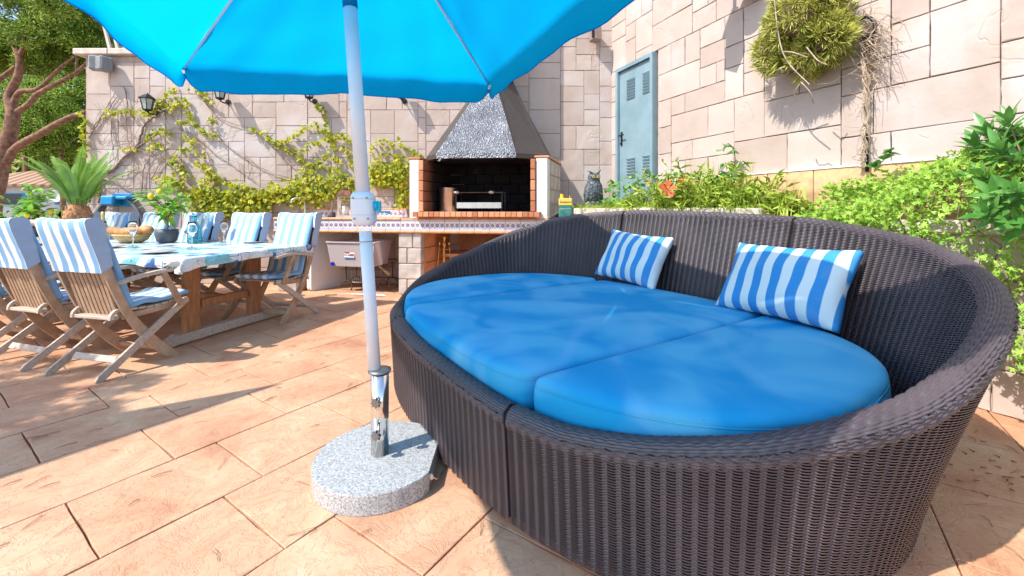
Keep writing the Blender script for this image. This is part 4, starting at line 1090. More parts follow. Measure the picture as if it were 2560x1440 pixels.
# ribs and canopy
CEN = HUB
for c in corners_:
    a = HUB + V(0, 0, -.03); d = c - a
    link('rib', MB().tube([a, c + d.normalized() * .012 + V(0, 0, -.008)], .0085, 8).mesh('rib', True), MT['whitepole'], um)
    b = onp(2.2); link('stretcher', MB().tube([b, a + d * .42 + V(0, 0, -.012)], .007, 6).mesh('stretcher', True), MT['whitepole'], um)
    link('rib_tip', MB().ball(c + V(0, 0, -.006), (.02, .02, .016), 8, 6).mesh('rib_tip', True), MT['turqplastic'], um)
link('runner', MB().tube([onp(2.15), onp(2.24)], .045, 14).mesh('runner', True), MT['white'], um)
for k in range(4):
    a, b = corners_[k], corners_[(k + 1) % 4]; n1, n2 = 44, 26; vs = []; fs = []
    ctr_e = (a + b) / 2; outn = (ctr_e - V(HUB.x, HUB.y, ctr_e.z)); outn.z = 0; outn.normalize()
    for j in range(n2 + 1):
        f = j / n2
        for i in range(n1 + 1):
            t = i / n1; e = a * (1 - t) + b * t; s4 = 4 * t * (1 - t)
            sag = e - outn * .05 * s4                    # edge pulled inwards between the corners
            p = HUB * (1 - f) + sag * f
            p.z += -.035 * s4 * math.sin(math.pi * min(f, 1)) - .01 * s4 * f
            wr = .009 * math.sin(t * 31 + f * 5 + k) * (1 - s4 * .6) * f + .006 * math.sin(t * 60 + f * 14) * (1 - s4) ** 2 * f + .004 * math.sin(f * 22 + t * 9)
            p.z += wr; vs.append(p)
    w_ = n1 + 1
    # valance
    nv = 8; base = len(vs); eN = (b - a).length
    for j in range(1, nv + 1):
        g_ = j / nv
        for i in range(n1 + 1):
            t = i / n1; p = vs[n2 * w_ + i].copy(); ed = min(t, 1 - t) * eN
            dep = .165 * (min(1, (ed + .012) / .11) ** .5) if ed < .11 else .165
            dep += .012 * math.sin(t * 9 + k * 2)
            flut = .012 * math.sin(t * 23 + k) + .008 * math.sin(t * 47 + 1)
            inw = .03
            p.z -= dep * g_; p += outn * (flut * g_ - inw * g_ * (1 - 4 * t * (1 - t)) * .6 + .02 * math.sin(math.pi * g_)); vs.append(p)
    for j in range(n2 + nv):
        for i in range(n1): q0 = j * w_ + i; fs.append((q0, q0 + 1, q0 + w_ + 1, q0 + w_))
    # thicken
    me = MB().add(vs, fs).mesh('canopy_panel', True); o = link('canopy_panel', me, MT['canopy'], um)
    hem = [vs[(n2 + nv) * w_ + i] + V(0, 0, 0) for i in range(n1 + 1)]
    link('hem', MB().tube(hem, .0035, 5).mesh('hem', True), MT['canopy'], o)
link('finial', MB().lathe([(.03, 0), (.035, .03), (.015, .06), (0, .08)], HUB, 10).mesh('finial', True), MT['white'], um)

# ================================================================ DINING TABLE
TA = V(-.96, .28, 0).normalized(); TC = V(.28, .96, 0).normalized()      # along the table (to the left), across (away)
TN0 = V(-2.52, 3.25, 0); TWD, TLN = 1.25, 4.3
tb = thing('dining_table', 'long teak dining table with trestle legs under the sailing print cloth', 'table', TN0, math.atan2(-TA.y, -TA.x))
# local: x = -TA (towards the right end), y = away.  N corner is the origin, table extends to -x
def tbar(name, c, size, b=.006): return link(name, MB().bbox(c, size, b).mesh(name), MT['tablewood'], tb)
tbar('tabletop', (-TLN / 2 - .02, TWD / 2, .725), (TLN, TWD - .06, .035))
tbar('apron', (-.24, TWD / 2, .67), (.03, TWD - .22, .07)); tbar('apron', (-TLN / 2, .12, .67), (TLN - .4, .03, .07)); tbar('apron', (-TLN / 2, TWD - .12, .67), (TLN - .4, .03, .07))
for xx in (-.27, -2.1, -3.95):
    for yy in (.26, TWD - .38): tbar('leg', (xx, yy, .385), (.065, .12, .64))
    bm = MB().bar([(xx, .02, .03), (xx, .05, .035), (xx, .12, .055), (xx, TWD / 2, .06), (xx, TWD - .14, .055), (xx, TWD - .02, .04), (xx, TWD + .03, .03)], .07, [.03, .06, .075, .075, .075, .06, .03])
    link('foot_beam', bm.mesh('foot_beam'), MT['teakgrey'], tb)
    tbar('cross_rail', (xx, TWD / 2 - .06, .31), (.045, TWD - .8, .07))
tbar('stretcher', (-2.1, TWD / 2 - .06, .31), (3.6, .04, .07))
# cloth
nx_, ny_ = 120, 40; vs = []; fs = []
for i in range(nx_ + 1):
    for j in range(ny_ + 1):
        x = .05 - (TLN + .1) * i / nx_; y = -.05 + (TWD + .10) * j / ny_
        vs.append(V(x, y, .7455 + .0012 * math.sin(x * 8 + y * 5)))
for i in range(nx_):
    for j in range(ny_): a = i * (ny_ + 1) + j; fs.append((a, a + ny_ + 1, a + ny_ + 2, a + 1))
ring = [(i, 0) for i in range(nx_, -1, -1)] + [(0, j) for j in range(1, ny_ + 1)] + [(i, ny_) for i in range(1, nx_ + 1)]
prev = [i * (ny_ + 1) + j for i, j in ring]
for lv in range(1, 5):
    cur = []
    for k, (i, j) in enumerate(ring):
        p = vs[ring[k][0] * (ny_ + 1) + ring[k][1]].copy(); g_ = lv / 4; corner = math.exp(-(((i) / 4) ** 2 + ((j) / 4) ** 2)) + math.exp(-(((i) / 4) ** 2 + ((ny_ - j) / 4) ** 2))
        drop = .066 + .005 * math.sin(k * .35) + .005 * math.sin(k * .11) + .035 * corner
        ox = (.012 if i == 0 else 0); oy = (-.012 if j == 0 else (.012 if j == ny_ else 0))
        fl_ = .010 * math.sin(k * .9) * g_
        p.z -= drop * g_; p.x += (ox + (fl_ if i == 0 else 0)) * min(1, g_ * 2); p.y += (oy + (fl_ if j in (0, ny_) else 0)) * min(1, g_ * 2); cur.append(len(vs)); vs.append(p)
    for k in range(len(ring) - 1): fs.append((prev[k], prev[k + 1], cur[k + 1], cur[k]))
    prev = cur
tcl = link('tablecloth', MB().add(vs, fs).mesh('tablecloth', True), MT['cloth'], label='white and turquoise sailing print oilcloth covering the long dining table', cat='tablecloth')
tcl.matrix_world = Matrix.Translation(TN0) @ Matrix.Rotation(math.atan2(-TA.y, -TA.x), 4, 'Z')
def TP(px, py, h=.75): return flo(px, py, h)
knot = MB()
kp = flo(470, 668, .69)
vs = []; fs = []
for i in range(9):
    for j in range(7):
        u, v = i / 8, j / 6; vs.append(V(-.12 + .20 * u, -.03 + .02 * math.sin(u * 9 + v * 4), -.055 * v * (1 - .4 * math.sin(u * 5)) + .03 * u * (1 - v)))
for i in range(8):
    for j in range(6): a = i * 7 + j; fs.append((a, a + 7, a + 8, a + 1))
kn = link('gathered_corner', MB().add(vs, fs).mesh('gathered_corner', True), MT['cloth'], tcl)
kn.matrix_parent_inverse = Matrix.Identity(4); lp = tcl.matrix_world.inverted() @ V(kp.x, kp.y, .715); kn.location = (.035, -.06, .715)
text('print_lettering', 'PORT', .035, MT['black'], kn, (-.045, -.058, -.012), (R(90), R(180), 0))

# ================================================================ CHAIRS
def make_chair(label):
    t = thing('folding_chair', label, 'chair', group='teak folding armchairs round the table')
    wd = .27
    apts = crom([(0, .20, .0), (0, .10, .09), (0, -.02, .24), (0, -.13, .42), (0, -.22, .64), (0, -.29, .86), (0, -.345, 1.06)], 4)
    bpts = [(0, -.30, .0), (0, .27, .455)]
    for sx in (-1, 1):
        link('curved_leg', MB().bar([(sx * wd, p[1], p[2]) for p in apts], .024, [.05 + .018 * math.sin(math.pi * min(1, i / 12)) for i in range(len(apts))]).mesh('curved_leg'), MT['teak'], t)
        link('straight_leg', MB().bar([(sx * (wd + .026), p[1], p[2]) for p in [(0, -.325, .0), (0, -.30, .022), (0, .25, .44), (0, .268, .448)]], .024, [.03, .05, .05, .03]).mesh('straight_leg'), MT['teakgrey'], t)
        arm = crom([(sx * (wd + .03), -.20, .655), (sx * (wd + .032), -.05, .685), (sx * (wd + .035), .12, .70), (sx * (wd + .035), .26, .685), (sx * (wd + .035), .285, .68)], 4)
        link('armrest', MB().bar(arm, .048, [.02] + [.026] * (len(arm) - 2) + [.014]).mesh('armrest'), MT['teakgrey'], t)
        link('arm_support', MB().bar([(sx * (wd + .052), .075, .685), (sx * (wd + .052), .20, .43), (sx * (wd + .052), .208, .41)], .018, [.04, .045, .03]).mesh('arm_support'), MT['teak'], t)
        link('bolt', MB().tube([(sx * (wd + .055), .197, .44), (sx * (wd + .064), .197, .44)], .009, 10).mesh('bolt'), MT['knob'], t)
        link('seat_rail', MB().bar(crom([(sx * (wd - .03), -.15, .40), (sx * (wd - .03), .05, .405), (sx * (wd - .03), .25, .43)], 3), .02, .04).mesh('seat_rail'), MT['teak'], t)
        link('rail_bracket', MB().bar(crom([(sx * (wd - .045), -.115, .45), (sx * (wd - .045), -.17, .452), (sx * (wd - .045), -.205, .425), (sx * (wd - .045), -.21, .39)], 3), .03, .022).mesh('rail_bracket'), MT['teakgrey'], t)
    link('rear_seat_rail', MB().bbox((0, -.188, .40), (.46, .055, .024), .004).mesh('rear_seat_rail'), MT['teakgrey'], t)
    for k in range(9):
        x = -.20 + k * .05
        sp = crom([(x, -.155, .40), (x, -.175, .46), (x, -.225, .64), (x, -.292, .86), (x, -.335, 1.01)], 3)
        link('back_slat', MB().bar(sp, .036, .012).mesh('back_slat'), MT['teak'], t)
    link('top_rail', MB().bbox((0, -.335, 1.03), (.53, .024, .07), .005, Matrix.Rotation(R(14), 3, 'X')).mesh('top_rail'), MT['teak'], t)
    for k in range(8):
        link('seat_slat', MB().bbox((0, -.13 + k * .052, .432 + .004 * abs(k - 3.5)), (.50, .044, .016), .003).mesh('seat_slat'), MT['teakgrey'], t)
    link('rung', MB().bbox((0, -.19, .105), (.50, .018, .045), .003, Matrix.Rotation(R(-35), 3, 'X')).mesh('rung'), MT['teakgrey'], t)
    link('rung', MB().bbox((0, .095, .10), (.52, .02, .045), .003, Matrix.Rotation(R(35), 3, 'X')).mesh('rung'), MT['teak'], t)
    return t
def pad(path, wd, th, name, mat, n=14):
    # soft pad: swept rounded section of width wd along path (y,z), thickness th
    path = [Vector(p) for p in path]; vs = []; fs = []; m_ = len(path)
    sec = []
    for k in range(24):
        a = 2 * math.pi * k / 24; ca, sa = math.cos(a), math.sin(a); sec.append((math.copysign(abs(ca) ** .28, ca) * wd / 2, math.copysign(abs(sa) ** .6, sa) * th / 2))
    for i, p in enumerate(path):
        tt = (path[min(i + 1, m_ - 1)] - path[max(i - 1, 0)]).normalized(); nn = V(1, 0, 0).cross(tt).normalized()
        e = 1 if 0 < i < m_ - 1 else .55
        for (a, b) in sec: vs.append(p + V(a * (1 if e == 1 else .975), 0, 0) + nn * b * e * (1 + .12 * math.sin(i * 1.3)))
    for i in range(m_ - 1):
        for k in range(24): fs.append((i * 24 + k, i * 24 + (k + 1) % 24, (i + 1) * 24 + (k + 1) % 24, (i + 1) * 24 + k))
    fs.append(tuple(range(23, -1, -1))); fs.append(tuple((m_ - 1) * 24 + k for k in range(24)))
    return MB().add(vs, fs).mesh(name, True)
def make_cushion(label):
    t = thing('chair_cushion', label, 'chair cushion', group='striped cushions on the folding armchairs')
    sw = crom([(0, -.115, .462), (0, .0, .480), (0, .10, .472), (0, .20, .478), (0, .285, .492), (0, .31, .488)], 4)
    link('seat_pad', pad(sw, .50, .045, 'seat_pad', None), MT['stripe_chair'], t)
    bw_ = crom([(0, -.10, .47), (0, -.125, .56), (0, -.17, .72), (0, -.235, .92), (0, -.275, 1.04), (0, -.283, 1.075)], 4)
    link('back_pad', pad(bw_, .52, .05, 'back_pad', None), MT['stripe_chair'], t)
    # hood over the top of the back rest: wide thick sleeve, with blue side gussets
    pr = [(-.292, .735), (-.306, .80), (-.336, .90), (-.372, 1.02), (-.386, 1.085), (-.378, 1.108), (-.345, 1.118), (-.305, 1.114), (-.282, 1.098), (-.268, 1.04), (-.262, .95)]
    hw = .288; n = 13; vs = []; fs = []; q = random.Random(len(label))
    for i in range(n):
        x = -hw + 2 * hw * i / (n - 1)
        for j, (y, z) in enumerate(pr):
            e = .006 * math.sin(i * 1.7 + j * 1.1) * (1 if 0 < i < n - 1 else 0)
            dip = -.012 * math.sin(math.pi * i / (n - 1)) if j in (5, 6, 7) else 0
            vs.append(V(x, y + e, z + dip))
    m_ = len(pr)
    for i in range(n - 1):
        for j in range(m_ - 1): a = i * m_ + j; fs.append((a, a + 1, a + m_ + 1, a + m_))
    h = link('hood', MB().add(vs, fs).mesh('hood', True), MT['stripe_chair'], t)
    for sx in (-1, 1):
        poly = [V(sx * (hw + .001), y, z) for y, z in pr] + [V(sx * (hw - .006), -.242, .90), V(sx * (hw - .008), -.222, .78)]
        c = sum(poly, V(0, 0, 0)) / len(poly); vs = poly + [c + V(sx * .006, 0, 0)]; k_ = len(poly)
        link('side_gusset', MB().add(vs, [(k, (k + 1) % k_, k_) for k in range(k_)]).mesh('side_gusset', True), MT['edge_chair'], h)
    vs = [V(sx * (.262), y, z) for sx in (-1, 1) for (y, z) in ((-.235, .88), (-.20, .76), (-.150, .60), (-.118, .50))]
    return t
faceaway = math.atan2(-TC.x, TC.y)                    # local +y -> TC
faceto = faceaway + math.pi
near_names = ['nearest chair of the near side', 'second chair from the right on the near side', 'third chair from the right on the near side, cut by the photo edge', 'fourth']
ch0 = make_chair('teak folding armchair on the near side at the right, nearest the camera'); cu0 = make_cushion('blue and white striped cushion on the right hand near chair, hood towards the camera')
C1 = V(-2.825, 3.105, 0); rows = []
used = False
near_l = [('teak folding armchair on the near side, nearest the camera', 'striped hooded cushion on the nearest chair, its hood facing the camera'),
          ('teak folding armchair on the near side, left of the nearest one', 'striped hooded cushion on the chair left of the nearest one, cut by photo edge'),
          ('teak folding armchair at the far left edge with only its legs in view', 'striped cushion on the near side chair at the far left edge')]
for k, (a, b) in enumerate(near_l):
    p = C1 + TA * (.715 * k)
    for src, lab in ((ch0, a), (cu0, b)):
        o = src if k == 0 else copy_tree(src)
        o.scale = (.79, 1, .955); o.location = p; o.rotation_euler = (0, 0, faceaway + R((2, -1, 1)[k])); o['label'] = lab
C2 = V(-2.395, 4.32, 0)
ords = ['first from the right', 'second from the right', 'third from the right', 'fourth from the right', 'fifth from the right', 'sixth from the right, behind the champagne bottle']
extra = ['beside the folded white table', 'behind the turquoise carafe', 'behind the bottle and lemon tree', 'behind the potted lemon tree', 'in front of the blue hose holder', 'beside the cycad trunk']
for k in range(6):
    p = C2 + TA * (.70 * k)
    for src, lab in ((ch0, 'teak folding armchair on the far side, %s' % extra[k]), (cu0, 'blue striped cushion on the far side chair %s' % extra[k])):
        o = copy_tree(src); o.scale = (.82, 1, .97); o.location = p; o.rotation_euler = (0, 0, faceto + R((3, -2, 1, -1, 2, -2)[k])); o['label'] = lab

# ================================================================ ON THE TABLE
def wineglass(p, label, sc_=1.0, flute=False):
    prof = [(0, 0), (.033, .002), (.033, .004), (.006, .010), (.0045, .03), (.0045, .095), (.010, .105), (.030, .13), (.036, .155), (.034, .185), (.028, .225)]
    inner = [(.0265, .2245), (.0325, .185), (.0345, .155), (.0285, .132), (.0, .112)]
    if flute: prof = [(r * (.8 if z > .1 else 1), z * 1.05) for r, z in prof]; inner = [(r * .78, z * 1.05) for r, z in inner]
    o = link('wine_glass', MB().lathe([(r * sc_, z * sc_) for r, z in prof + inner], (0, 0, 0), 20).mesh('wine_glass', True), MT['glass'], label=label, cat='glass', group='glasses on the table')
    o.location = p; return o
wineglass(TP(332, 618), 'clear wine glass in front of the bread basket', 1.12)
wineglass(TP(480, 622), 'clear wine glass standing before the turquoise carafe', 1.12)
wineglass(TP(560, 606), 'clear wine glass on the far side, right of the turquoise carafe', 1.05)
wineglass(TP(438, 594), 'clear wine glass right behind the pot of the near lemon tree', 1.12)
wineglass(TP(100, 600), 'clear wine glass just right of the left pot, left of the nearest chair hood', 1.12)
wineglass(TP(36, 590), 'clear wine glass left of the left lemon tree pot', 1.12)
def tumbler(p, label):
    o = link('tumbler', MB().lathe([(0, 0), (.030, 0), (.034, .15), (.0325, .15), (.0285, .006), (0, .006)], (0, 0, 0), 18).mesh('tumbler', True), MT['glass'], label=label, cat='glass', group='glasses on the table'); o.location = p
tumbler(TP(300, 592), 'tall clear tumbler behind the bread basket'); tumbler(TP(122, 594), 'tall clear tumbler left of the cycad'); tumbler(TP(190, 602), 'tall clear tumbler in front of the cycad trunk, above the chair hood')
# plates
for (px, py, lab) in ((395, 632, 'grey plate on the near side of the table, right of the nearest chair hood'), (520, 602, 'grey plate on the far side, beside the carafe'), (640, 606, 'grey plate at the right hand end of the table'), (270, 619, 'grey plate between the chair hood and the bread basket'), (95, 611, 'grey plate left of the nearest chair hood')):
    o = link('plate', MB().lathe([(0, 0), (.07, 0), (.075, .004), (.125, .014), (.126, .018), (.075, .009), (0, .008)], (0, 0, 0), 28).mesh('plate', True), MT['plate'], label=lab, cat='plate', group='plates on the table'); o.location = TP(px, py, .75) + V(0, 0, -.001)
# carafe
cf = thing('carafe', 'turquoise glass carafe with swing stopper on the table', 'carafe', TP(487, 608))
prof = [(0, 0), (.052, 0), (.058, .006), (.060, .04), (.054, .10), (.042, .155), (.024, .195), (.019, .215), (.019, .250), (.022, .252), (.022, .262), (.016, .262), (.016, .215), (.021, .19), (.038, .15), (.050, .10), (.055, .04), (.048, .012), (0, .012)]
prof = [(r * 1.15, z * 1.12) for r, z in prof]
link('bottle', MB().lathe(prof, (0, 0, 0), 24).mesh('bottle', True), MT['blueglass'], cf)
link('stopper', MB().lathe([(0, 0), (.016, 0), (.026, .012), (.026, .022), (0, .03)], (0, 0, .285), 14).mesh('stopper', True), MT['blueglass'], cf)
link('wire_clasp', MB().tube([(-.024, 0, .24), (-.03, 0, .27), (-.03, 0, .30), (.03, 0, .30), (.03, 0, .27), (.024, 0, .24)], .002, 5).mesh('wire_clasp'), MT['steel'], cf)
# champagne bottle
cb = thing('champagne_bottle', 'pale green champagne bottle with gold foil neck behind the bread', 'bottle', TP(258, 607))
link('bottle', MB().lathe([(0, 0), (.042, 0), (.046, .01), (.047, .14), (.042, .18), (.026, .225), (.018, .25), (.016, .29)], (0, 0, 0), 20).mesh('bottle', True), MT['green_glass'], cb)
link('foil', MB().lathe([(.027, .222), (.020, .25), (.017, .275), (.019, .30), (.020, .312), (.016, .335), (0, .34)], (0, 0, 0), 16).mesh('foil', True), MT['gold'], cb)
link('label', MB().lathe([(.0476, .04), (.0482, .042), (.0482, .125), (.0476, .127)], (0, 0, 0), 20).mesh('label', True), MT['label'], cb)
link('neck_band', MB().lathe([(.0285, .218), (.0285, .232), (.026, .234)], (0, 0, 0), 16).mesh('neck_band', True), MT['black'], cb)
# bread basket and loaves
bp = TP(330, 606); bk = link('bread_basket', MB().lathe([(.09, 0), (.11, .01), (.145, .045), (.165, .085), (.170, .095), (.155, .09), (.13, .045), (.0, .012)], (0, 0, 0), 26, 1.15, .85).mesh('bread_basket', True), MT['basket'], label='round woven straw bread basket on the table', cat='basket')
bk.location = bp + V(0, 0, 0); bk.rotation_euler = (0, 0, R(-10))
for k in range(3):
    me = MB().lathe([(.145 + .012 * k, .035 + .02 * k), (.151 + .012 * k, .04 + .02 * k), (.147 + .012 * k, .047 + .02 * k)], (0, 0, 0), 40, 1.15, .85).mesh('rope_band', True); link('rope_band', me, MT['basket'], bk)
for (dx, dy, dz, rx, ry, rz_, az_, ti, lab) in ((-.155, -.02, .125, .13, .05, .045, 15, 12, 'long golden bread roll hanging over the left rim of the basket'), (-.0, -.04, .12, .15, .055, .05, 5, -4, 'large brown loaf in the middle of the basket'), (.12, .03, .13, .11, .065, .06, -20, -6, 'round reddish loaf on the right in the basket')):
    mb = MB().ball((0, 0, 0), (rx, ry, rz_), 18, 12); me = mb.mesh('bread_loaf', True); me.materials.append(MT['bread']); o = link('bread_loaf', me, None, label=lab, cat='bread', group='loaves in the basket'); o.location = bp + V(dx, dy, dz); o.rotation_euler = (0, R(ti), R(az_))

# leaves
def leafmesh(name, L, W, fold=.25, curl=.25, n=5):
    vs = []; fs = []
    for i in range(n + 1):
        t = i / n; w_ = W * .5 * math.sin(math.pi * t ** .8) ** .9 if 0 < t < 1 else .0005
        y = L * t; z = -curl * L * t * t
        vs += [V(-w_, y, z + w_ * fold), V(0, y, z), V(w_, y, z + w_ * fold)]
    for i in range(n): a = i * 3; fs += [(a, a + 1, a + 4, a + 3), (a + 1, a + 2, a + 5, a + 4)]
    return MB().add(vs, fs).mesh(name, True)
def place_dir(o, p, d, up=None):
    d = Vector(d).normalized(); up = Vector(up) if up else V(rnd.uniform(-.5, .5), rnd.uniform(-.5, .5), 1); x = d.cross(up)
    if x.length < 1e-4: x = V(1, 0, 0)
    x.normalize(); z = x.cross(d)
    o.matrix_basis = Matrix(((x.x, d.x, z.x, p[0]), (x.y, d.y, z.y, p[1]), (x.z, d.z, z.z, p[2]), (0, 0, 0, 1)))
def lemon_tree(p, label, hgt, wid, seed, potr=.10, nl=95):
    q = random.Random(seed); t = thing('lemon_tree', label, 'potted plant', p)
    link('pot', MB().lathe([(.0, 0), (potr * .72, 0), (potr * .92, .02), (potr * 1.08, .10), (potr * 1.04, .145), (potr * .97, .145), (potr * .95, .12), (0, .12)], (0, 0, 0), 24).mesh('pot', True), MT['pot'], t)
    st = crom([(0, 0, .11), (.01, 0, .2), (-.005, .01, .28), (.0, 0, .36)], 3); mb = MB().tube(st, [.009 - .0003 * i for i in range(len(st))], 6); tips = []
    for k in range(11):
        a = q.uniform(0, 6.28); z0 = q.uniform(.22, .36); r_ = q.uniform(.5, 1) * wid / 2; z1 = .30 + q.uniform(0, 1) ** .8 * (hgt - .36)
        br = crom([(0, 0, z0), (r_ * .4 * math.cos(a), r_ * .4 * math.sin(a), (z0 + z1) / 2), (r_ * math.cos(a), r_ * math.sin(a), z1)], 4); mb.tube(br, [.004, .004, .0035, .0035, .003, .003, .0025, .002, .002][:len(br)], 5); tips.append(br)
    tips.append(crom([(0, 0, .36), (.01, 0, hgt * .7), (0, .01, hgt - .03)], 4)); mb.tube(tips[-1], .003, 5)
    link('stem', mb.mesh('stem', True), MT['stem'], t)
    lm_ = [leafmesh('leaf', .10, .046), leafmesh('leaf', .12, .054, .3, .35)]
    for l in lm_: l.materials.append(MT['lemonleaf'])
    for k in range(nl):
        br = tips[q.randrange(len(tips))]; b = br[q.randrange(2, len(br))]; d = V(q.gauss(0, 1) + b.x * 8, q.gauss(0, 1) + b.y * 8, q.uniform(-.5, 1.0)); o = link('leaf', lm_[q.randrange(2)], None, t)
        place_dir(o, b, d); s_ = q.uniform(.85, 1.35); o.matrix_basis = o.matrix_basis @ Matrix.Scale(s_, 4)
    for k in range(6):
        br = tips[q.randrange(len(tips) - 1)]; b = br[q.randrange(3, len(br))]; c = b + V(q.uniform(-.02, .02), -.02, -.04)
        link('lemon', MB().lathe([(0, -.038), (.008, -.034), (.024, -.02), (.028, 0), (.024, .02), (.008, .034), (0, .036)], c, 12).mesh('lemon', True), MT['lemon'], t)
lemon_tree(TP(417, 606), 'lemon tree in a grey pot on the table, right of the bread basket', .68, .50, 3, .10, 130)
lemon_tree(TP(70, 592), 'lemon tree in a grey pot on the left part of the table', .70, .60, 8, .13, 130)
tc_ = link('teal_carafe', MB().lathe([(0, 0), (.06, .0), (.07, .05), (.05, .14), (.022, .2), (.022, .25)], (0, 0, 0), 20).mesh('teal_carafe', True), MT['blueglass'], label='turquoise glass carafe at the left edge of the photo', cat='carafe'); tc_.location = TP(-6, 600)

# cycad
cy = thing('cycad', 'cycad with feathery fronds and stout orange brown trunk behind the nearest chair', 'potted plant', V(-5.14, 5.02, .75))
link('pot', MB().lathe([(0, 0), (.13, 0), (.17, .14), (.16, .16), (0, .15)], (0, 0, 0), 20).mesh('pot', True), MT['pot'], cy)
mb = MB().lathe([(.06, .12), (.10, .16), (.125, .22), (.130, .28), (.12, .34), (.085, .39), (.05, .46), (.02, .52), (0, .53)], (0, 0, 0), 18)
link('trunk', mb.mesh('trunk', True), MT['trunk'], cy)
fm = MB()
for k in range(70):
    a = k * 2.4; z = .16 + .25 * (k / 70); r_ = .125 if z < .33 else .10; c = V(r_ * math.cos(a), r_ * math.sin(a), z); fm.box(c, (.022, .022, .022), a, None, .5)
link('trunk_scales', fm.mesh('trunk_scales'), MT['trunk'], cy, kind='stuff')
def frondmesh(L, curve, w0, n=44):
    vs = []; fs = []; mb = MB(); sp = []
    for i in range(13):
        t = i / 12; ang_ = curve * t ** 1.6; sp.append(V(0, 0, 0) if i == 0 else sp[-1] + V(0, math.sin(ang_), math.cos(ang_)) * (L / 12))
    mb.tube(sp, [.0065 * (1 - .75 * i / 12) for i in range(13)], 5)
    for i in range(n):
        t = .14 + .86 * i / (n - 1); f = t * 12; a = min(int(f), 11); p = sp[a].lerp(sp[a + 1], f - a); tt = (sp[a + 1] - sp[a]).normalized(); nn = V(1, 0, 0).cross(tt)
        ll = w0 * math.sin(math.pi * min(1, (t - .06) ** .75)) ** .7 + .012
        for sx in (-1, 1):
            d = (V(sx, 0, 0) * .80 + tt * .62 + nn * -.22).normalized(); e = p + d * ll; wv = tt * .0065
            vs_ = [p - wv, p + wv, p + d * ll * .6 + wv * .8 + nn * .0, e, p + d * ll * .6 - wv * .8]; mb.add(vs_, [(0, 1, 2, 3, 4)])
    return mb.mesh('frond')
frs = [frondmesh(.80, .55, .085), frondmesh(.74, .9, .09), frondmesh(.62, .3, .075)]
for f_ in frs: f_.materials.append(MT['cycas'])
q = random.Random(4)
for k in range(34):
    a = k * 2.39996; tl = .04 + .40 * ((k % 17) / 17); L = frs[k % 3]; o = link('frond', L, None, cy)
    base = V(.06 * math.cos(a), .06 * math.sin(a), .40)
    Mx = Matrix.Translation(base) @ Matrix.Rotation(a - math.pi / 2, 4, 'Z') @ Matrix.Rotation(-tl, 4, 'X') @ Matrix.Rotation(q.uniform(-.3, .3), 4, 'Z') @ Matrix.Scale(q.uniform(.80, .96), 4)
    o.matrix_basis = Mx

# ================================================================ WALL LAMPS, SPEAKERS, HOSE
def wall_lamp(px, py, label):
    p = BW(px, py); t = thing('wall_lamp', label, 'wall lamp', p, 0, 'black lantern lamps along the back wall'); t.scale = (.8, .8, .8)
    # lantern body hangs forward of the wall
    c = V(0, -.24, 0); n = 6
    def hexr(r, z): return [c + V(r * math.cos(math.pi / 3 * k), r * math.sin(math.pi / 3 * k), z) for k in range(6)]
    a, b, d_, e = hexr(.068, -.10), hexr(.108, .09), hexr(.135, .095), hexr(.03, .175)
    fr = MB()
    for k in range(6): fr.tube([a[k], b[k]], .007, 5, False)
    fr.lathe([(.075, -.115), (.078, -.10), (.06, -.098)], c, 6).lathe([(.135, .088), (.138, .10), (.055, .165), (.03, .175), (.012, .20), (0, .215)], c, 6)
    link('frame', fr.mesh('frame'), MT['iron'], t)
    pn = hexr(.064, -.097), hexr(.103, .087)
    for k in range(6): link('pane', MB().add([pn[0][k], pn[0][(k + 1) % 6], pn[1][(k + 1) % 6], pn[1][k]], [(0, 1, 2, 3)]).mesh('pane'), MT['lampglass'], t)
    link('bracket', MB().tube(crom([V(0, -.24, -.11), V(0, -.22, -.15), V(0, -.12, -.16), V(0, -.03, -.12)], 4), .012, 8).lathe([(0, -.14), (.02, -.14), (.045, -.125), (.045, -.115), (0, -.112)], c, 8).mesh('bracket'), MT['iron'], t)
    link('wall_plate', MB().tube([V(0, 0, -.12), V(0, -.03, -.12)], .05, 12).mesh('wall_plate'), MT['iron'], t)
wall_lamp(396, 268, 'black lantern wall lamp farthest left on the back wall, amid the ivy')
wall_lamp(572, 240, 'black lantern wall lamp second from the left, just below the parasol edge')
wall_lamp(788, 238, 'black lantern wall lamp left of the parasol pole, mostly behind the canopy')
wall_lamp(1012, 238, 'black lantern wall lamp right of the parasol pole, mostly hidden by the canopy')
s1 = thing('speaker', 'grey two part outdoor speaker high at the left end of the back wall', 'speaker', BW(272, 166))
link('case', MB().bbox((-.07, -.14, 0), (.12, .13, .21), .02, Matrix.Rotation(R(25), 3, 'Z')).mesh('case'), MT['speakergrey'], s1)
link('case', MB().bbox((.055, -.13, -.01), (.15, .16, .21), .02, Matrix.Rotation(R(-20), 3, 'Z')).mesh('case'), MT['speakergrey'], s1)
link('bracket', MB().box((0, -.03, 0), (.06, .06, .08)).mesh('bracket'), MT['iron'], s1)
s2 = thing('speaker', 'small brown outdoor speaker on the back wall near the blue door', 'speaker', BW(1484, 95))
link('case', MB().bbox((0, -.14, 0), (.14, .15, .22), .02, Matrix.Rotation(R(20), 3, 'Z')).mesh('case'), MT['speaker'], s2)
link('grille', MB().bbox((-.03, -.222, 0), (.09, .01, .18), .004, Matrix.Rotation(R(20), 3, 'Z')).mesh('grille'), MT['iron'], s2)
link('bracket', MB().box((.0, -.04, .04), (.04, .08, .14)).mesh('bracket'), MT['iron'], s2)
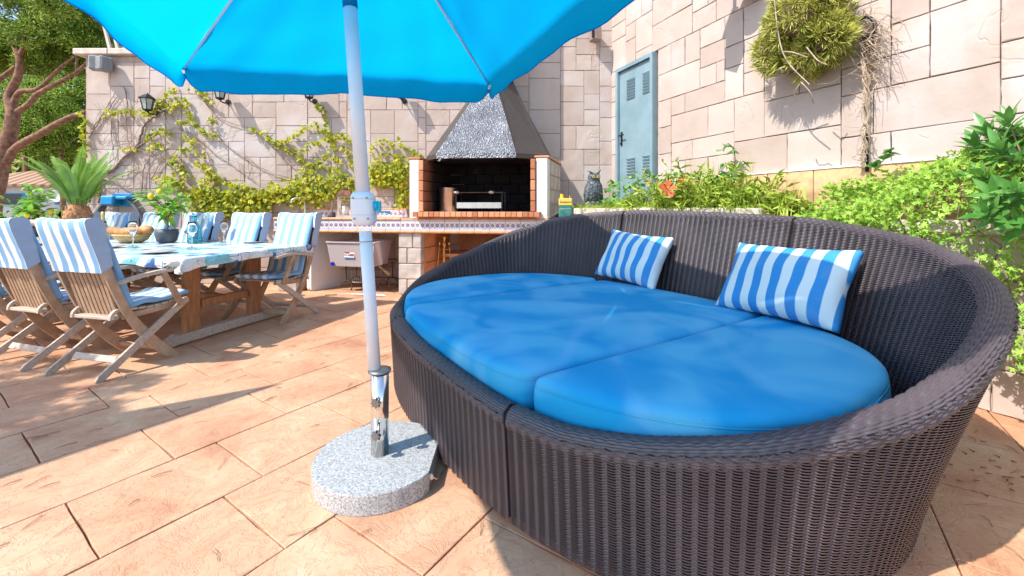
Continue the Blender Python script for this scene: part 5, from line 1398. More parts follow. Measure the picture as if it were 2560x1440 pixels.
for (px, py, lab) in ((505, 470, 'small grey electrical box on the back wall above the ivy mass'), (868, 452, 'small grey electrical box on the back wall above the candle lantern')):
    o = link('electrical_box', MB().bbox((0, -.04, 0), (.085, .05, .10), .008).mesh('electrical_box'), MT['speakergrey'], label=lab, cat='electrical box'); o.location = BW(px, py)
hr_ = thing('hose_holder', 'bright blue wall bracket holding a coil of grey garden hose', 'hose holder', BW(312, 505))
link('bracket', MB().bbox((-.10, -.10, .02), (.20, .18, .14), .02).bbox((.10, -.10, .06), (.17, .16, .05), .015).bbox((0, -.02, .03), (.30, .03, .2), .01).mesh('bracket'), MT['blueplastic'], hr_)
for k in range(8):
    rr_ = .27 + .014 * k; pts = [(rr_ * 1.05 * math.sin(a) + rnd.uniform(-.006, .006), -.06 - .022 * (k % 4), .07 + (rr_ * 1.35) * (math.cos(a) - 1) + rnd.uniform(-.004, .004)) for a in np.linspace(-math.pi, math.pi, 26)]
    link('hose_loop', MB().tube(pts, .0125, 6, False).mesh('hose_loop', True), MT['hose'], hr_)

# ================================================================ CLIMBING IVY
def Z1(x, y): return BW(200 + .3516 * x, 240 + .3516 * y, .055)
leafy = [[(180,150),(240,120),(310,115),(380,125),(440,130),(500,120),(560,100),(640,70),(700,40),(760,20)],[(560,80),(590,30),(640,-10),(680,-60)],
[(640,110),(700,60),(760,60),(780,120),(800,180),(850,230),(900,265),(960,290),(990,270)],[(460,310),(500,270),(560,250),(640,260),(660,290)],
[(740,290),(790,320),(825,355)],[(320,390),(385,372)],[(770,390),(740,370),(710,410),(680,450),(630,470),(700,470),(720,520),(780,555)],
[(1220,240),(1290,260),(1340,300),(1390,340),(1450,360),(1520,400),(1560,440),(1600,490),(1660,490),(1720,450),(1780,395)],
[(1390,340),(1460,320),(1530,280),(1590,235),(1660,215),(1720,235),(1760,280),(1800,330),(1810,400),(1830,460),(1850,510)],
[(1690,50),(1720,110),(1740,180),(1760,260)],[(1550,400),(1610,370),(1680,330),(1740,310),(1830,290),(1900,290),(1950,330),(1965,370)],
[(1850,350),(1900,390),(1920,450),(1950,500)],[(2060,400),(2090,350),(2150,320),(2200,340),(2280,340),(2330,370),(2390,410),(2450,450)],
[(2130,430),(2200,400),(2290,430),(2330,480)],[(550,600),(640,580),(700,620),(760,690),(820,720)],[(800,-60),(870,-20),(930,50)],[(920,150),(960,190)],
[(480,380),(560,340),(600,380)],[(840,400),(870,440)],[(870,490),(940,560),(1000,620)],[(590,20),(520,90),(460,150)],[(25,120),(40,200),(30,330),(45,440)],[(1590,520),(1700,500),(1800,505)],
[(840,590),(900,600),(960,570)],[(700,190),(760,190),(790,150)],[(820,480),(900,520),(1000,600),(1100,640)]]
dense = [((800, 650), (1350, 850), 560), ((1350, 640), (1570, 760), 150), ((1560, 560), (1980, 730), 210), ((2075, 480), (2330, 640), 250), ((2265, 640), (2340, 790), 60), ((1600, 640), (1800, 780), 70), ((620,560),(760,640),30), ((80,640),(180,700),10)]
iv = thing('climbing_ivy', 'yellow green ivy with brown stems trained over the back wall', 'climbing plant', (0, 0, 0))
P = []; q = random.Random(12)
for L in leafy:
    pts = [Z1(*p) for p in L]
    for i in range(len(pts) - 1):
        n = max(2, int((pts[i + 1] - pts[i]).length / .0125))
        for k in range(n): b = pts[i].lerp(pts[i + 1], k / n); P.append(b + V(q.gauss(0, .019), q.uniform(-.04, .01), q.gauss(0, .019)))
for (a, b, n) in dense:
    for c in range(n * 2):
        u, v = q.random(), q.random(); e = 28 * math.sin(u * 14 + a[0]) ; p = Z1(a[0] + (b[0] - a[0]) * u, a[1] + (b[1] - a[1]) * v + (e if v < .3 else 0)); P.append(p + V(q.gauss(0, .03), -abs(q.gauss(0, .07)), q.gauss(0, .03)))
P = np.array([tuple(p) for p in P]); n = len(P)
tv = [(0, 0, 0), (-.5, .25, .12), (-.32, .62, .05), (-.42, .85, .1), (0, 1.05, -.1), (.42, .85, .1), (.32, .62, .05), (.5, .25, .12)]
tf = [(0, 1, 2, 4), (0, 4, 6, 7), (2, 3, 4, 4), (4, 5, 6, 6)]
tf4 = [(0, 1, 2, 4), (0, 4, 6, 7), (2, 3, 4, 0), (4, 5, 6, 0)]
D = nr.normal(size=(n, 3)) * [1, .45, .8] + [0, -.15, -.35]; N = nr.normal(size=(n, 3)) * .55 + [-.3, -1.0, .5]
link('foliage', scatter('foliage', np.array(tv), tf4, P, frames(D, N), nr.uniform(.034, .066, n)), MT['ivy'], iv, kind='stuff')
stems = [[(150,545),(230,520),(300,440),(380,375),(420,300),(440,230),(470,180),(540,140),(600,100)],[(380,375),(470,320),(560,255)],[(100,700),(110,600),(150,545)],[(60,760),(80,640),(120,560)],
[(150,590),(240,610),(330,670),(440,690)],[(800,-80),(900,70),(980,150),(1130,210),(1240,235)],[(700,230),(830,300),(960,420),(1060,480),(1180,570),(1220,600)],
[(400,380),(520,420),(640,500),(760,620),(900,730)],[(900,200),(1050,360),(1230,480),(1400,560),(1560,600)],[(1240,240),(1400,400),(1500,500),(1580,545)],
[(310,-60),(330,60),(320,180),(340,330),(360,420)],[(210,180),(220,300),(230,420)],[(430,700),(440,560),(480,450),(560,360),(640,330)],[(500,600),(560,480),(620,420)],
[(560,100),(660,150),(760,280),(900,400),(920,520)],[(60,290),(130,180),(210,80),(260,0)],[(70,240),(160,120),(240,-20)],[(330,420),(250,330),(220,210)],[(150,545),(200,560),(330,560),(380,520),(420,500)],[(1760,280),(1800,400),(1830,520),(1840,640)],[(1540,420),(1460,360)],[(120,760),(140,640),(135,590)]]
sm = MB()
for k, L in enumerate(stems):
    pts = crom([Z1(*p) + V(0, .015, 0) for p in L], 5); r0 = .026 if k in (0, 2) else (.015 if k in (1, 3, 21, 4) else .0085)
    pts = [p + V(q.gauss(0, .006), 0, q.gauss(0, .006)) for p in pts]
    sm.tube(pts, [r0 * (1 - .6 * i / len(pts)) for i in range(len(pts))], 5, False)
    for j in range(7):
        b = pts[q.randrange(len(pts))]; a = q.uniform(0, 6.28); l_ = q.uniform(.12, .5)
        tw = [b, b + V(math.cos(a) * l_ * .5, 0, math.sin(a) * l_ * .5) + V(q.gauss(0, .02), 0, q.gauss(0, .02)), b + V(math.cos(a + .4) * l_, 0, math.sin(a + .4) * l_)]; sm.tube(tw, [.003, .0024, .0015], 4, False)
link('stems', sm.mesh('stems', True), MT['stem'], iv, kind='stuff')

# ================================================================ HANGING SPIKY PLANT AND DRY VINE ON THE RIGHT WALL
sp = thing('spiky_plant', 'large bushy clump of spiky green airplant hanging on the right hand wall', 'hanging plant', (0, 0, 0))
lobes = [(RW(2068, 52, .24), V(.29, .24, .27)), (RW(2105, 105, .20), V(.17, .17, .18)), (RW(1985, 140, .20), V(.19, .18, .17)), (RW(2035, 162, .18), V(.19, .16, .13)), (RW(2010, 60, .18), V(.14, .15, .15)), (RW(2095, 15, .22), V(.18, .18, .15))]
cen = []
q = random.Random(3)
rosP, rosD = [], []
for (c, r_) in lobes:
    for k in range(52):
        d = V(q.gauss(-.35, 1), q.gauss(-.45, 1), q.gauss(0, 1)).normalized(); rosP.append(c + V(d.x * r_.x, d.y * r_.y, d.z * r_.z) * q.uniform(.78, 1)); rosD.append(d)
PP, DD, SS = [], [], []
for p, d in zip(rosP, rosD):
    for k in range(34):
        e = V(q.gauss(0, 1), q.gauss(0, 1), q.gauss(0, 1)).normalized() * .85 + d * .8; PP.append(tuple(p)); DD.append(tuple(e)); s_ = q.uniform(.06, .125); SS.append((.0075, s_, s_))
tv = [(-.5, 0, 0), (.5, 0, 0), (.28, .6, -.06), (0, 1, -.2), (-.28, .6, -.06)]
link('foliage', scatter('foliage', tv, [(0, 1, 2, 4), (4, 2, 3, 3)][:1] + [(4, 2, 3, 0)], PP, frames(DD), SS), MT['spiky'], sp, kind='stuff')
core = MB()
for (c, r_) in lobes: core.ball(c, r_ * .72, 10, 7)
link('root_ball', core.mesh('root_ball', True), MT['soil'], sp)
link('hook', MB().tube(crom([RW(2075, 60, 0), RW(2075, 40, .15), RW(2075, 62, .25)], 4), .01, 6).mesh('hook'), MT['iron'], sp)
dv = thing('dry_vine', 'leafless dry vine twisted round an iron rod with tangled twigs, right wall', 'dry vine', (0, 0, 0))
tr = MB()
for k in range(9):
    pts = []
    for i in range(26):
        t = i / 25; b = RW(2172 + 8 * math.sin(t * 3), 95 + 325 * t, .07); a = t * (16 + k * 1.5) + k * 2.1; r_ = .018 + .010 * math.sin(t * 9 + k)
        pts.append(b + V(-.3756 * 0 + math.cos(a) * r_, math.sin(a) * r_ * .6, 0))
    tr.tube(pts, .0045 + .002 * (k % 3), 5, False)
link('twisted_stem', tr.mesh('twisted_stem', True), MT['dry'], dv)
link('iron_rod', MB().tube([RW(2174, 100, .06), RW(2180, 430, .06)], .012, 8).tube([RW(2150 + 34 + 22 * math.cos(a), 72 + 24 * math.sin(a), .09) for a in np.linspace(-2.4, 2.6, 16)], .013, 8).tube([RW(2186 + 14 * math.cos(a), 104 + 14 * math.sin(a), .09) for a in np.linspace(0, 6.2, 14)], .010, 8).mesh('iron_rod', True), MT['iron'], dv)
tw = MB(); q = random.Random(8)
for k in range(120):
    b = RW(q.gauss(2178, 12), q.uniform(40, 420) if k % 3 else q.uniform(30, 160), .08); ang_ = q.uniform(-.9, .9) if q.random() < .75 else q.uniform(2.2, 4); px0, py0 = 2178, q.uniform(40, 180) if k % 4 else q.uniform(180, 420)
    L_ = q.uniform(20, 120) if py0 < 180 else q.uniform(10, 45); pts = []; x, y = px0 + q.uniform(-8, 8), py0; o_ = .06
    for i in range(9): pts.append(RW(x, y, o_)); x += math.cos(ang_) * L_ / 8; y += math.sin(ang_) * L_ / 8; ang_ += q.gauss(.06, .28); o_ = max(.02, o_ + q.gauss(.01, .025))
    tw.tube(pts, [.0030 - .0002 * i for i in range(9)], 4, False)
for (A_, B_, C2_) in (((2035, 10), (2050, 150), (2105, 225)), ((2060, 150), (2075, 150), (2100, 160)), ((2120, 140), (2140, 170), (2150, 178)), ((2105, 225), (2080, 245), (2068, 255)), ((2105, 222), (2120, 245), (2116, 270))):
    tw.tube(crom([RW(*A_, .50), RW(*B_, .46), RW(*C2_, .40)], 6), .005, 5, False)
link('twigs', tw.mesh('twigs', True), MT['dry'], dv)
# red bowl and the lantern that throws its shadow on the wall
rb = thing('wall_bowl', 'red glazed half bowl on the right hand wall, cut by the top photo edge', 'wall planter', RW(1893, -28, .02), rz)
link('bowl', MB().lathe([(0, -.10), (.08, -.085), (.15, -.04), (.18, .02), (.17, .02), (.14, -.03), (.07, -.07), (0, -.085)], (0, -.16, 0), 20).mesh('bowl', True), MT['red'], rb)
link('bracket', MB().box((0, -.02, 0), (.03, .05, .1)).mesh('bracket'), MT['iron'], rb)
hc = RW(1838, 112, 0) - SD * .80
hl_ = thing('hanging_lantern', 'square black lantern hanging from a bracket high above, outside the photo', 'lantern', hc)
link('body', MB().box((0, 0, 0), (.17, .17, .36), taper=.85).box((0, 0, .19), (.22, .22, .02)).box((0, 0, .27), (.10, .10, .14), taper=.6).mesh('body'), MT['iron'], hl_)
link('chain', MB().tube([(0, 0, .32), (0, 0, 1.0)], .022, 6).tube([(0, 0, 1.0), (.75, .32, 1.0)], .02, 6).mesh('chain'), MT['iron'], hl_)

# ================================================================ OWL
ow = thing('owl_statue', 'dark grey resin owl statue on the planter wall near the blue door', 'statue', V(1.0, 5.18, 1.135), R(10))
ow.scale = (.92, .92, .92)
link('body', MB().lathe([(.03, .06), (.075, .085), (.10, .14), (.112, .21), (.105, .28), (.085, .33), (.07, .355), (.078, .38), (.082, .41), (.07, .44), (.035, .46), (0, .465)], (0, 0, 0), 18, 1, .85).mesh('body', True), MT['darkgrey'], ow)
for sx in (-1, 1):
    link('wing', MB().ball((sx * .09, .02, .20), (.035, .075, .14), 10, 8, Matrix.Rotation(R(sx * -8), 3, 'Y')).mesh('wing', True), MT['darkgrey'], ow)
    e_ = link('eye', MB().tube([(sx * .032, -.06, .405), (sx * .033, -.076, .406)], .019, 14).mesh('eye'), M_simple('owl_eye_amber', (.62, .48, .16), .3), ow)
    link('pupil', MB().tube([(sx * .033, -.076, .406), (sx * .033, -.079, .406)], .008, 10).mesh('pupil'), MT['black'], e_)
    link('eye_ring', MB().tube([(sx * .033 + .026 * math.cos(a), -.066, .406 + .026 * math.sin(a)) for a in np.linspace(0, 6.28, 14)], .006, 6).mesh('eye_ring', True), MT['darkgrey'], ow)
    link('ear_tuft', MB().tube([(sx * .035, -.03, .445), (sx * .065, -.02, .475), (sx * .095, -.01, .51 if sx > 0 else .485)], [.020, .013, .003], 6).mesh('ear_tuft', True), MT['darkgrey'], ow)
    link('foot', MB().ball((sx * .035, -.06, .065), (.028, .04, .02), 8, 5).mesh('foot', True), MT['darkgrey'], ow)
link('beak', MB().tube([(0, -.066, .40), (0, -.088, .385), (0, -.084, .365)], [.014, .009, .002], 6).mesh('beak', True), MT['darkgrey'], ow)
link('rock_base', MB().ball((0, 0, .03), (.09, .08, .06), 8, 5).ball((.06, -.02, .03), (.05, .06, .05), 7, 5).mesh('rock_base'), MT['darkgrey'], ow)
fe = MB(); q = random.Random(2)
for k in range(150):
    a = q.uniform(0, 6.28); z = q.uniform(.10, .36); r_ = np.interp(z, [.06, .14, .21, .28, .33, .36], [.05, .10, .112, .105, .085, .07]); fe.ball((r_ * math.cos(a), r_ * .85 * math.sin(a), z), (.011, .011, .016), 5, 3)
link('feathers', fe.mesh('feathers', True), MT['darkgrey'], ow)

# ================================================================ PLANTER PLANTS
def blades(name, bases, parent, mat, hgt=(.15, .4), wid=.012, lean=.5, seed=1, n=6):
    q = np.random.RandomState(seed); V_, F_ = [], []; k = 0
    for (b, hs) in bases:
        h = q.uniform(*hgt) * hs; a = q.uniform(0, 6.28); l = abs(q.normal(0, lean)) * h; w_ = wid * q.uniform(.6, 1.3); dx, dy = math.cos(a), math.sin(a)
        for i in range(n):
            t = i / (n - 1); c = (b[0] + dx * l * t ** 1.8, b[1] + dy * l * t ** 1.8, b[2] + h * (t - .45 * t ** 3 * (l / h) * 1.4)); ww = w_ * (1 - t) ** .6 * .5
            V_ += [(c[0] - dy * ww, c[1] + dx * ww, c[2]), (c[0] + dy * ww, c[1] - dx * ww, c[2])]
        for i in range(n - 1): F_.append((k + 2 * i, k + 2 * i + 1, k + 2 * i + 3, k + 2 * i + 2))
        k += 2 * n
    return link(name, npmesh(name, np.array(V_), np.array(F_)), mat, parent, kind='stuff')
q = random.Random(31); bs = []
def ptop(t, w_):                                     # t along the planter from the barbecue, w 0 front .. 1 back
    a = pA.lerp(pB, t) if t <= 1 else pB.lerp(pC, t - 1); wall = RW(1530 + 60, 0).copy()
    n = V(.93, .37, 0); dep = .85 if t < .3 else .65
    return a + n * (.05 + dep * w_)
for k in range(2300):
    t = .06 + .94 * q.random() ** .85 if k % 6 else q.uniform(.1, 1.1); p = ptop(t, q.random() ** 1.3); p.z = 1.05
    hs = (.36 + .68 * math.exp(-((t - .70) / .24) ** 2)) * (.7 + .45 * math.sin(t * 31 + p.x * 9)); bs.append((p, hs))
gp = thing('grass_clump', 'tall green and yellowish grass spilling over the planter wall behind the daybed', 'grass', (0, 0, 0)); tag(gp, kind=None)
blades('blades', bs, gp, MT['grass'], (.26, .64), .014, .75, 3, 7)
bs = []
for k in range(500):
    t = .12 + .85 * q.random(); p = ptop(t, .02); p.z = 1.1; bs.append((p - V(.05, .04, 0), .35))
blades('overhanging_blades', bs, gp, MT['grass'], (.2, .42), .010, 1.9, 5, 7)
P_, D_2, S_2 = [], [], []; stm = MB()
for k in range(330):
    t = .05 + .97 * q.random() ** .9; p = ptop(t, q.random()); p.z = 1.05; hh = (.13 + .40 * math.exp(-((t - .72) / .22) ** 2)) * q.uniform(.6, 1.35); ax = V(q.gauss(-.25, .45), q.gauss(-.25, .45), 1).normalized(); bend = V(q.gauss(0, .25), q.gauss(0, .25), -.15)
    sp_ = [p + ax * hh * f + bend * hh * f * f for f in (0, .35, .7, 1)]; stm.tube(sp_, .0022, 4, False)
    for j in range(11):
        f = .15 + .85 * j / 10; b = p + ax * hh * f + bend * hh * f * f; d = V(q.gauss(0, 1), q.gauss(0, 1), q.gauss(.25, .5)); P_.append(tuple(b)); D_2.append(tuple(d)); l_ = q.uniform(.07, .16); S_2.append((.017, l_, l_))
link('stems', stm.mesh('stems'), MT['grass'], gp, kind='stuff')
link('leaves', scatter('leaves', [(-.4, 0, 0), (.4, 0, 0), (.5, .5, .04), (0, 1, -.22), (-.5, .5, .04)], [(0, 1, 2, 4), (4, 2, 3, 0)], P_, frames(D_2, nr.normal(size=(len(P_), 3)) * .5 + [0, 0, 1]), S_2), MT['grass'], gp, kind='stuff')
# hibiscus with coral flowers and bindweed leaves
hb_ = thing('hibiscus', 'hibiscus with two coral red flowers in the planter left of the grass', 'flowering plant', (0, 0, 0))
lfm = leafmesh('leaf', .09, .06, .2, .3); lfm.materials.append(MT['darkleaf']); lfm2 = leafmesh('leaf', .075, .055, .2, .3); lfm2.materials.append(MT['lemonleaf'])
stm = MB()
for k in range(170):
    t = q.gauss(.42, .18); t = min(max(t, .1), .8); p = ptop(t, q.uniform(0, .7)); hz = 1.05 + q.uniform(.08, .42) * (1.15 - abs(t - .45)); o = link('leaf', (lfm, lfm2)[k % 2], None, hb_)
    place_dir(o, (p.x, p.y, hz), (q.gauss(-.4, 1), q.gauss(-.5, 1), q.gauss(.2, .6)))
    if k % 5 == 0: stm.tube([(p.x, p.y, 1.04), (p.x + q.gauss(0, .03), p.y, hz)], .004, 5, False)
link('stems', stm.mesh('stems'), MT['stem'], hb_, kind='stuff')
def flower(p, s_, face):
    f = MB(); 
    for k in range(5):
        a = k * 1.2566; r_ = s_
        pts = [(0, 0, 0)] + [(r_ * t_ * math.cos(a + w_), r_ * t_ * math.sin(a + w_), .25 * r_ * t_ * t_ + .04 * r_ * math.sin(w_ * 8)) for t_, w_ in ((.55, -.48), (.9, -.5), (1.05, -.18), (1.0, .15), (.9, .5), (.55, .48))]
        f.add(pts, [(0, i, i + 1) for i in range(1, 6)])
    o = link('flower', f.mesh('flower', True), MT['petal'], hb_); 
    z = Vector(face).normalized(); x = z.orthogonal().normalized(); y = z.cross(x); o.matrix_basis = Matrix(((x.x, y.x, z.x, p[0]), (x.y, y.y, z.y, p[1]), (x.z, y.z, z.z, p[2]), (0, 0, 0, 1)))
    st_ = link('stamen', MB().tube([(0, 0, 0), (0, 0, s_ * .9)], [.004, .006], 5).mesh('stamen'), MT['lemon'], o)
flower(ray(1669, 474, 4.10), .085, (-.3, -1, .3)); flower(ray(1706, 455, 4.12), .065, (.3, -1, .2)); flower(ray(1624, 458, 4.7), .035, (-.5, -1, .6))
bd = thing('bindweed', 'twining bindweed with heart shaped leaves climbing among the grass against the wall', 'climbing plant', (0, 0, 0))
bm2 = leafmesh('leaf', .07, .07, .15, .2); bm2.materials.append(MT['darkleaf']); stm = MB()
path = crom([ray(1835, 500, 4.0), ray(1828, 440, 4.1), ray(1838, 400, 4.2), ray(1832, 370, 4.25), ray(1820, 358, 4.2)], 8); stm.tube(path, .004, 5, False)
path2 = crom([ray(1770, 500, 4.2), ray(1780, 455, 4.2), ray(1800, 430, 4.2), ray(1822, 405, 4.2)], 8); stm.tube(path2, .004, 5, False)
for k in range(90):
    b = (path + path2)[q.randrange(len(path) + len(path2))] if k < 45 else V(0, 0, 0)
    if k >= 45: t = q.uniform(.35, .75); pp = ptop(t, q.uniform(0, .6)); b = V(pp.x, pp.y, q.uniform(1.15, 1.42))
    o = link('leaf', bm2, None, bd); place_dir(o, b + V(q.gauss(0, .03), q.gauss(0, .03), q.gauss(0, .02)), (q.gauss(-.3, 1), q.gauss(-.6, 1), q.gauss(-.2, .5)))
path3 = crom([ray(2185, 430, 3.05), ray(2200, 410, 3.02), ray(2222, 385, 3.0), ray(2230, 370, 3.0)], 5); stm.tube(path3, .004, 5, False)
for k in range(11):
    o = link('leaf', bm2, None, bd); place_dir(o, path3[q.randrange(len(path3))], (q.gauss(-.3, 1), q.gauss(-.6, 1), q.gauss(0, .5)))
link('stems', stm.mesh('stems'), MT['stem'], bd, kind='stuff')

# scented geranium bush
def lobed(nl=5):
    vs = [(0, 0, 0)]; k = 0
    for i in range(nl):
        a = (-1 + 2 * i / (nl - 1)) * 1.75; r_ = 1 - .25 * abs(a) / 1.75
        for (da, rr_) in ((-.24, .42), (-.17, .78), (-.05, .82), (0, 1.0), (.08, .80), (.19, .72)):
            vs.append((math.sin(a + da) * r_ * rr_, math.cos(a + da) * r_ * rr_ + .25, .16 * math.sin(a * 2.2) - .12 * rr_ * rr_))
    return vs, [(0, i + 1, i + 2) for i in range(len(vs) - 2)]
gb = thing('geranium_bush', 'dense bright green scented geranium bush filling the planter at the right', 'bush', (0, 0, 0))
lv, lf = lobed(); q = random.Random(77); P, D, N, S = [], [], [], []
def bushpt(u, v):
    # u along the planter (0 at px~2060, 1 beyond the frame), v 0 back by the wall .. 1 hanging down in front
    a = pB + (pC - pB) * (u * .95 + .17)
    n = V(.90, .44, 0).normalized()
    if v < .5: k = 1 - v / .5; p = a + n * (.45 * k); z = 1.12 + .24 * min(1, u * 3.5 + .1) + .10 * k * min(1, u * 2.5)
    else: k = (v - .5) / .5; p = a - n * (.06 + .20 * math.sin(k * 2.2)); z = 1.12 + .24 * min(1, u * 3.5 + .1) - k * (.22 + .95 * min(1, max(0, u - .02) * 2.2))
    return V(p.x, p.y, z), (V(-.35, -.25, 1) if v < .5 else V(-.9, -.45, .35 + .3 * (1 - k)))
for k in range(11500):
    u = q.random() ** 1.0; v = q.random() ** .85; p, nn = bushpt(u, v)
    lump = .07 * math.sin(u * 17 + v * 5) + .05 * math.sin(v * 19 + u * 7); dpt = abs(q.gauss(0, .07))
    p = p + nn.normalized() * (lump - dpt + .05); P.append(tuple(p + V(q.gauss(0, .02), q.gauss(0, .02), q.gauss(0, .02))))
    d = V(q.gauss(0, 1), q.gauss(0, 1), q.gauss(0, .8)) + nn * .7; D.append(tuple(d)); N.append((nn.x + q.gauss(0, .5), nn.y + q.gauss(0, .5), nn.z + q.gauss(0, .5) + .4)); S.append(q.uniform(.017, .036))
P, D, N, S = np.array(P), np.array(D), np.array(N), np.array(S)
dist = np.linalg.norm(P - [0, 0, H], axis=1); vis = (P[:, 0] / P[:, 1] < 1.25); order = np.argsort(np.where(vis, dist, 99)); near, rest_ = order[:290], order[290:]
link('foliage', scatter('foliage', lv, lf, P[rest_], frames(D[rest_], N[rest_]), S[rest_]), MT['gran'], gb, kind='stuff')
lme = npmesh('leaf', np.array(lv), np.array(lf), False); lme.materials.append(MT['gran']); Fm = frames(D, N)
for i in near:
    o = link('leaf', lme, None, gb); m3 = Fm[i] * S[i]; o.matrix_basis = Matrix([[*m3[0], P[i][0]], [*m3[1], P[i][1]], [*m3[2], P[i][2]], [0, 0, 0, 1]])
stm = MB()
for k in range(160):
    p, nn = bushpt(q.random(), q.random()); b = p - nn.normalized() * .22 - V(0, 0, .12); stm.tube([b, p.lerp(b, .4) + V(q.gauss(0, .03), q.gauss(0, .03), 0), p], [.005, .004, .003], 4, False)
link('stems', stm.mesh('stems'), MT['stem'], gb, kind='stuff')
# pittosporum with glossy leaves
pt = thing('glossy_shrub', 'shrub with long glossy dark green leaves at the right edge above the geranium', 'shrub', (0, 0, 0))
pl_m = [leafmesh('leaf', .135, .038, .25, .12, 6), leafmesh('leaf', .115, .034, .25, .2, 6)]
for l in pl_m: l.materials.append(MT['darkleaf'])
stm = MB(); root = V(2.95, 2.25, 1.0); k2 = 0
for (px, py, Z) in ((2470, 330, 2.35), (2520, 300, 2.30), (2500, 370, 2.25), (2460, 440, 2.25), (2545, 400, 2.2), (2490, 490, 2.15), (2540, 480, 2.1), (2440, 365, 2.4), (2580, 340, 2.3), (2470, 535, 2.15), (2548, 560, 2.1), (2600, 420, 2.2), (2530, 345, 2.35)):
    e = ray(px, py, Z); md = root.lerp(e, .55) + V(q.gauss(0, .03), 0, -.03); c = crom([root, md, e], 6); stm.tube(c, [.010, .009, .008, .007, .007, .006, .006, .005, .005, .004, .004, .004, .003][:len(c)], 5, False)
    ax_ = (e - md).normalized()
    for j in range(17):
        a = j * 2.4; sp_ = ax_.orthogonal().normalized(); sp2 = ax_.cross(sp_); f = j / 17; d = (sp_ * math.cos(a) + sp2 * math.sin(a)) * (.45 + .8 * f) + ax_ * (1.0 - .75 * f)
        o = link('leaf', pl_m[j % 2], None, pt); place_dir(o, e - ax_ * (.085 * f), d, ax_); o.matrix_basis = o.matrix_basis @ Matrix.Scale(q.uniform(.75, 1.1), 4)
link('stems', stm.mesh('stems'), MT['stem'], pt, kind='stuff')

# pine needles and dry leaves on the terrace
nd = MB(); q = random.Random(55)
for k in range(120):
    x, y = q.uniform(-2.4, .3), q.uniform(1.2, 3.6)
    if q.random() < .3: x, y = q.uniform(1.2, 2.6), q.uniform(1.2, 2.2)
    a = q.gauss(.9, .5); l_ = q.uniform(.04, .10)
    for s_ in range(q.choice((1, 2, 2))):
        b = a + s_ * .15; nd.tube([(x, y, .004), (x + math.cos(b) * l_ * .5, y + math.sin(b) * l_ * .5, .008), (x + math.cos(b + .12) * l_, y + math.sin(b + .12) * l_, .004)], .0008, 3, False)
link('fallen_needles', nd.mesh('fallen_needles'), MT['needlebrown'], label='dry brown pine needles scattered over the terrace floor', cat='pine needles', kind='stuff')
dl = MB()
for k in range(60):
    x, y = q.gauss(2.05, .18), q.gauss(1.75, .25); a = q.uniform(0, 6.28); dl.tube([(x, y, .006), (x + .02 * math.cos(a), y + .02 * math.sin(a), .010)], [.004, .001], 4)
link('dry_leaf_litter', dl.mesh('dry_leaf_litter'), MT['needlebrown'], label='small dry leaf litter on the floor right of the daybed', cat='leaf litter', kind='stuff')
fl_ = MB()
for (px, py, Z) in ((0, 0, 0),): pass

# ================================================================ SHADE CASTERS JUST OUTSIDE THE PICTURE (a sail and a pine bough over the terrace)
tip = flo(712, 957) - SD * (2.35 / -SD.z) * 1.0
def lift(p, z): return p - SD * (z / -SD.z) * 1.0
a_, b_, c_ = lift(flo(712, 957), 2.4), lift(flo(0, 1202) + (flo(0, 1202) - flo(712, 957)) * 1.6, 2.4), lift(flo(0, 1085) + (flo(0, 1085) - flo(712, 957)) * 1.6, 2.4)
vs = []; fs = []; n = 12
for i in range(n + 1):
    for j in range(n + 1):
        u, v = i / n, j / n; e = b_.lerp(c_, v); p = a_.lerp(e, u); p.z -= .05 * math.sin(math.pi * u); vs.append(p)
for i in range(n):
    for j in range(n): k = i * (n + 1) + j; fs.append((k, k + 1, k + n + 2, k + n + 1))
ss_ = thing('shade_sail', 'pale triangular shade sail stretched over the terrace, just left of the photo', 'shade sail', (0, 0, 0))
link('cloth', MB().add(vs, fs).mesh('cloth', True), MT['sail'], ss_)
for p in (b_, c_):
    e = p + (p - a_).normalized() * .4; link('mast', MB().tube([(e.x, e.y, 0), (e.x, e.y, 2.5)], .03, 10).tube([p, (e.x, e.y, 2.4)], .006, 5).mesh('mast'), MT['white'], ss_)
bq = lift(flo(80, 1010), 3.2)

# ================================================================ BEYOND THE TERRACE
# low parapet and hedge at the far left
pw = thing('parapet', 'low pale rendered parapet closing the terrace at the far left', 'low wall', (0, 0, 0))
link('wall', MB().box((-8.6, 7.1, .42), (4.2, .22, .9)).mesh('wall'), MT['cap'], pw)
link('coping', MB().bbox((-8.6, 7.1, .9), (4.24, .30, .06), .01).mesh('coping'), MT['cap'], pw)
gr_ = np.linspace(-1, 1, 2)
# terrain: falls away below the terrace and rises into a dry wooded hill
nx2, ny2 = 90, 70; vs = []; fs = []
def terr(x, y):
    d = max(0, y - 9); base = -3.0 - 6 * (1 - math.exp(-d / 25)); hill = 26 * (1 / (1 + math.exp(-(y - 85) / 14))) * (1 + .25 * math.sin(x * .05)); far = 30 / (1 + math.exp(-(y - 210) / 40))
    return base + hill + far + .8 * math.sin(x * .13 + y * .07) + .4 * math.sin(x * .31 - y * .2)
for j in range(ny2 + 1):
    y = 8.7 + 500 * (j / ny2) ** 2.2
    for i in range(nx2 + 1): x = -420 + 620 * i / nx2; vs.append((x, y, terr(x, y) if j else -4))
for j in range(ny2):
    for i in range(nx2): a = j * (nx2 + 1) + i; fs.append((a, a + 1, a + nx2 + 2, a + nx2 + 1))
link('hillside', MB().add(vs, fs).mesh('hillside', True), MT['hill'], kind='structure')
link('ground', MB().add([(-900, -900, -5), (900, -900, -5), (900, 900, -5), (-900, 900, -5)], [(0, 1, 2, 3)]).mesh('ground'), MT['hill'], kind='structure')
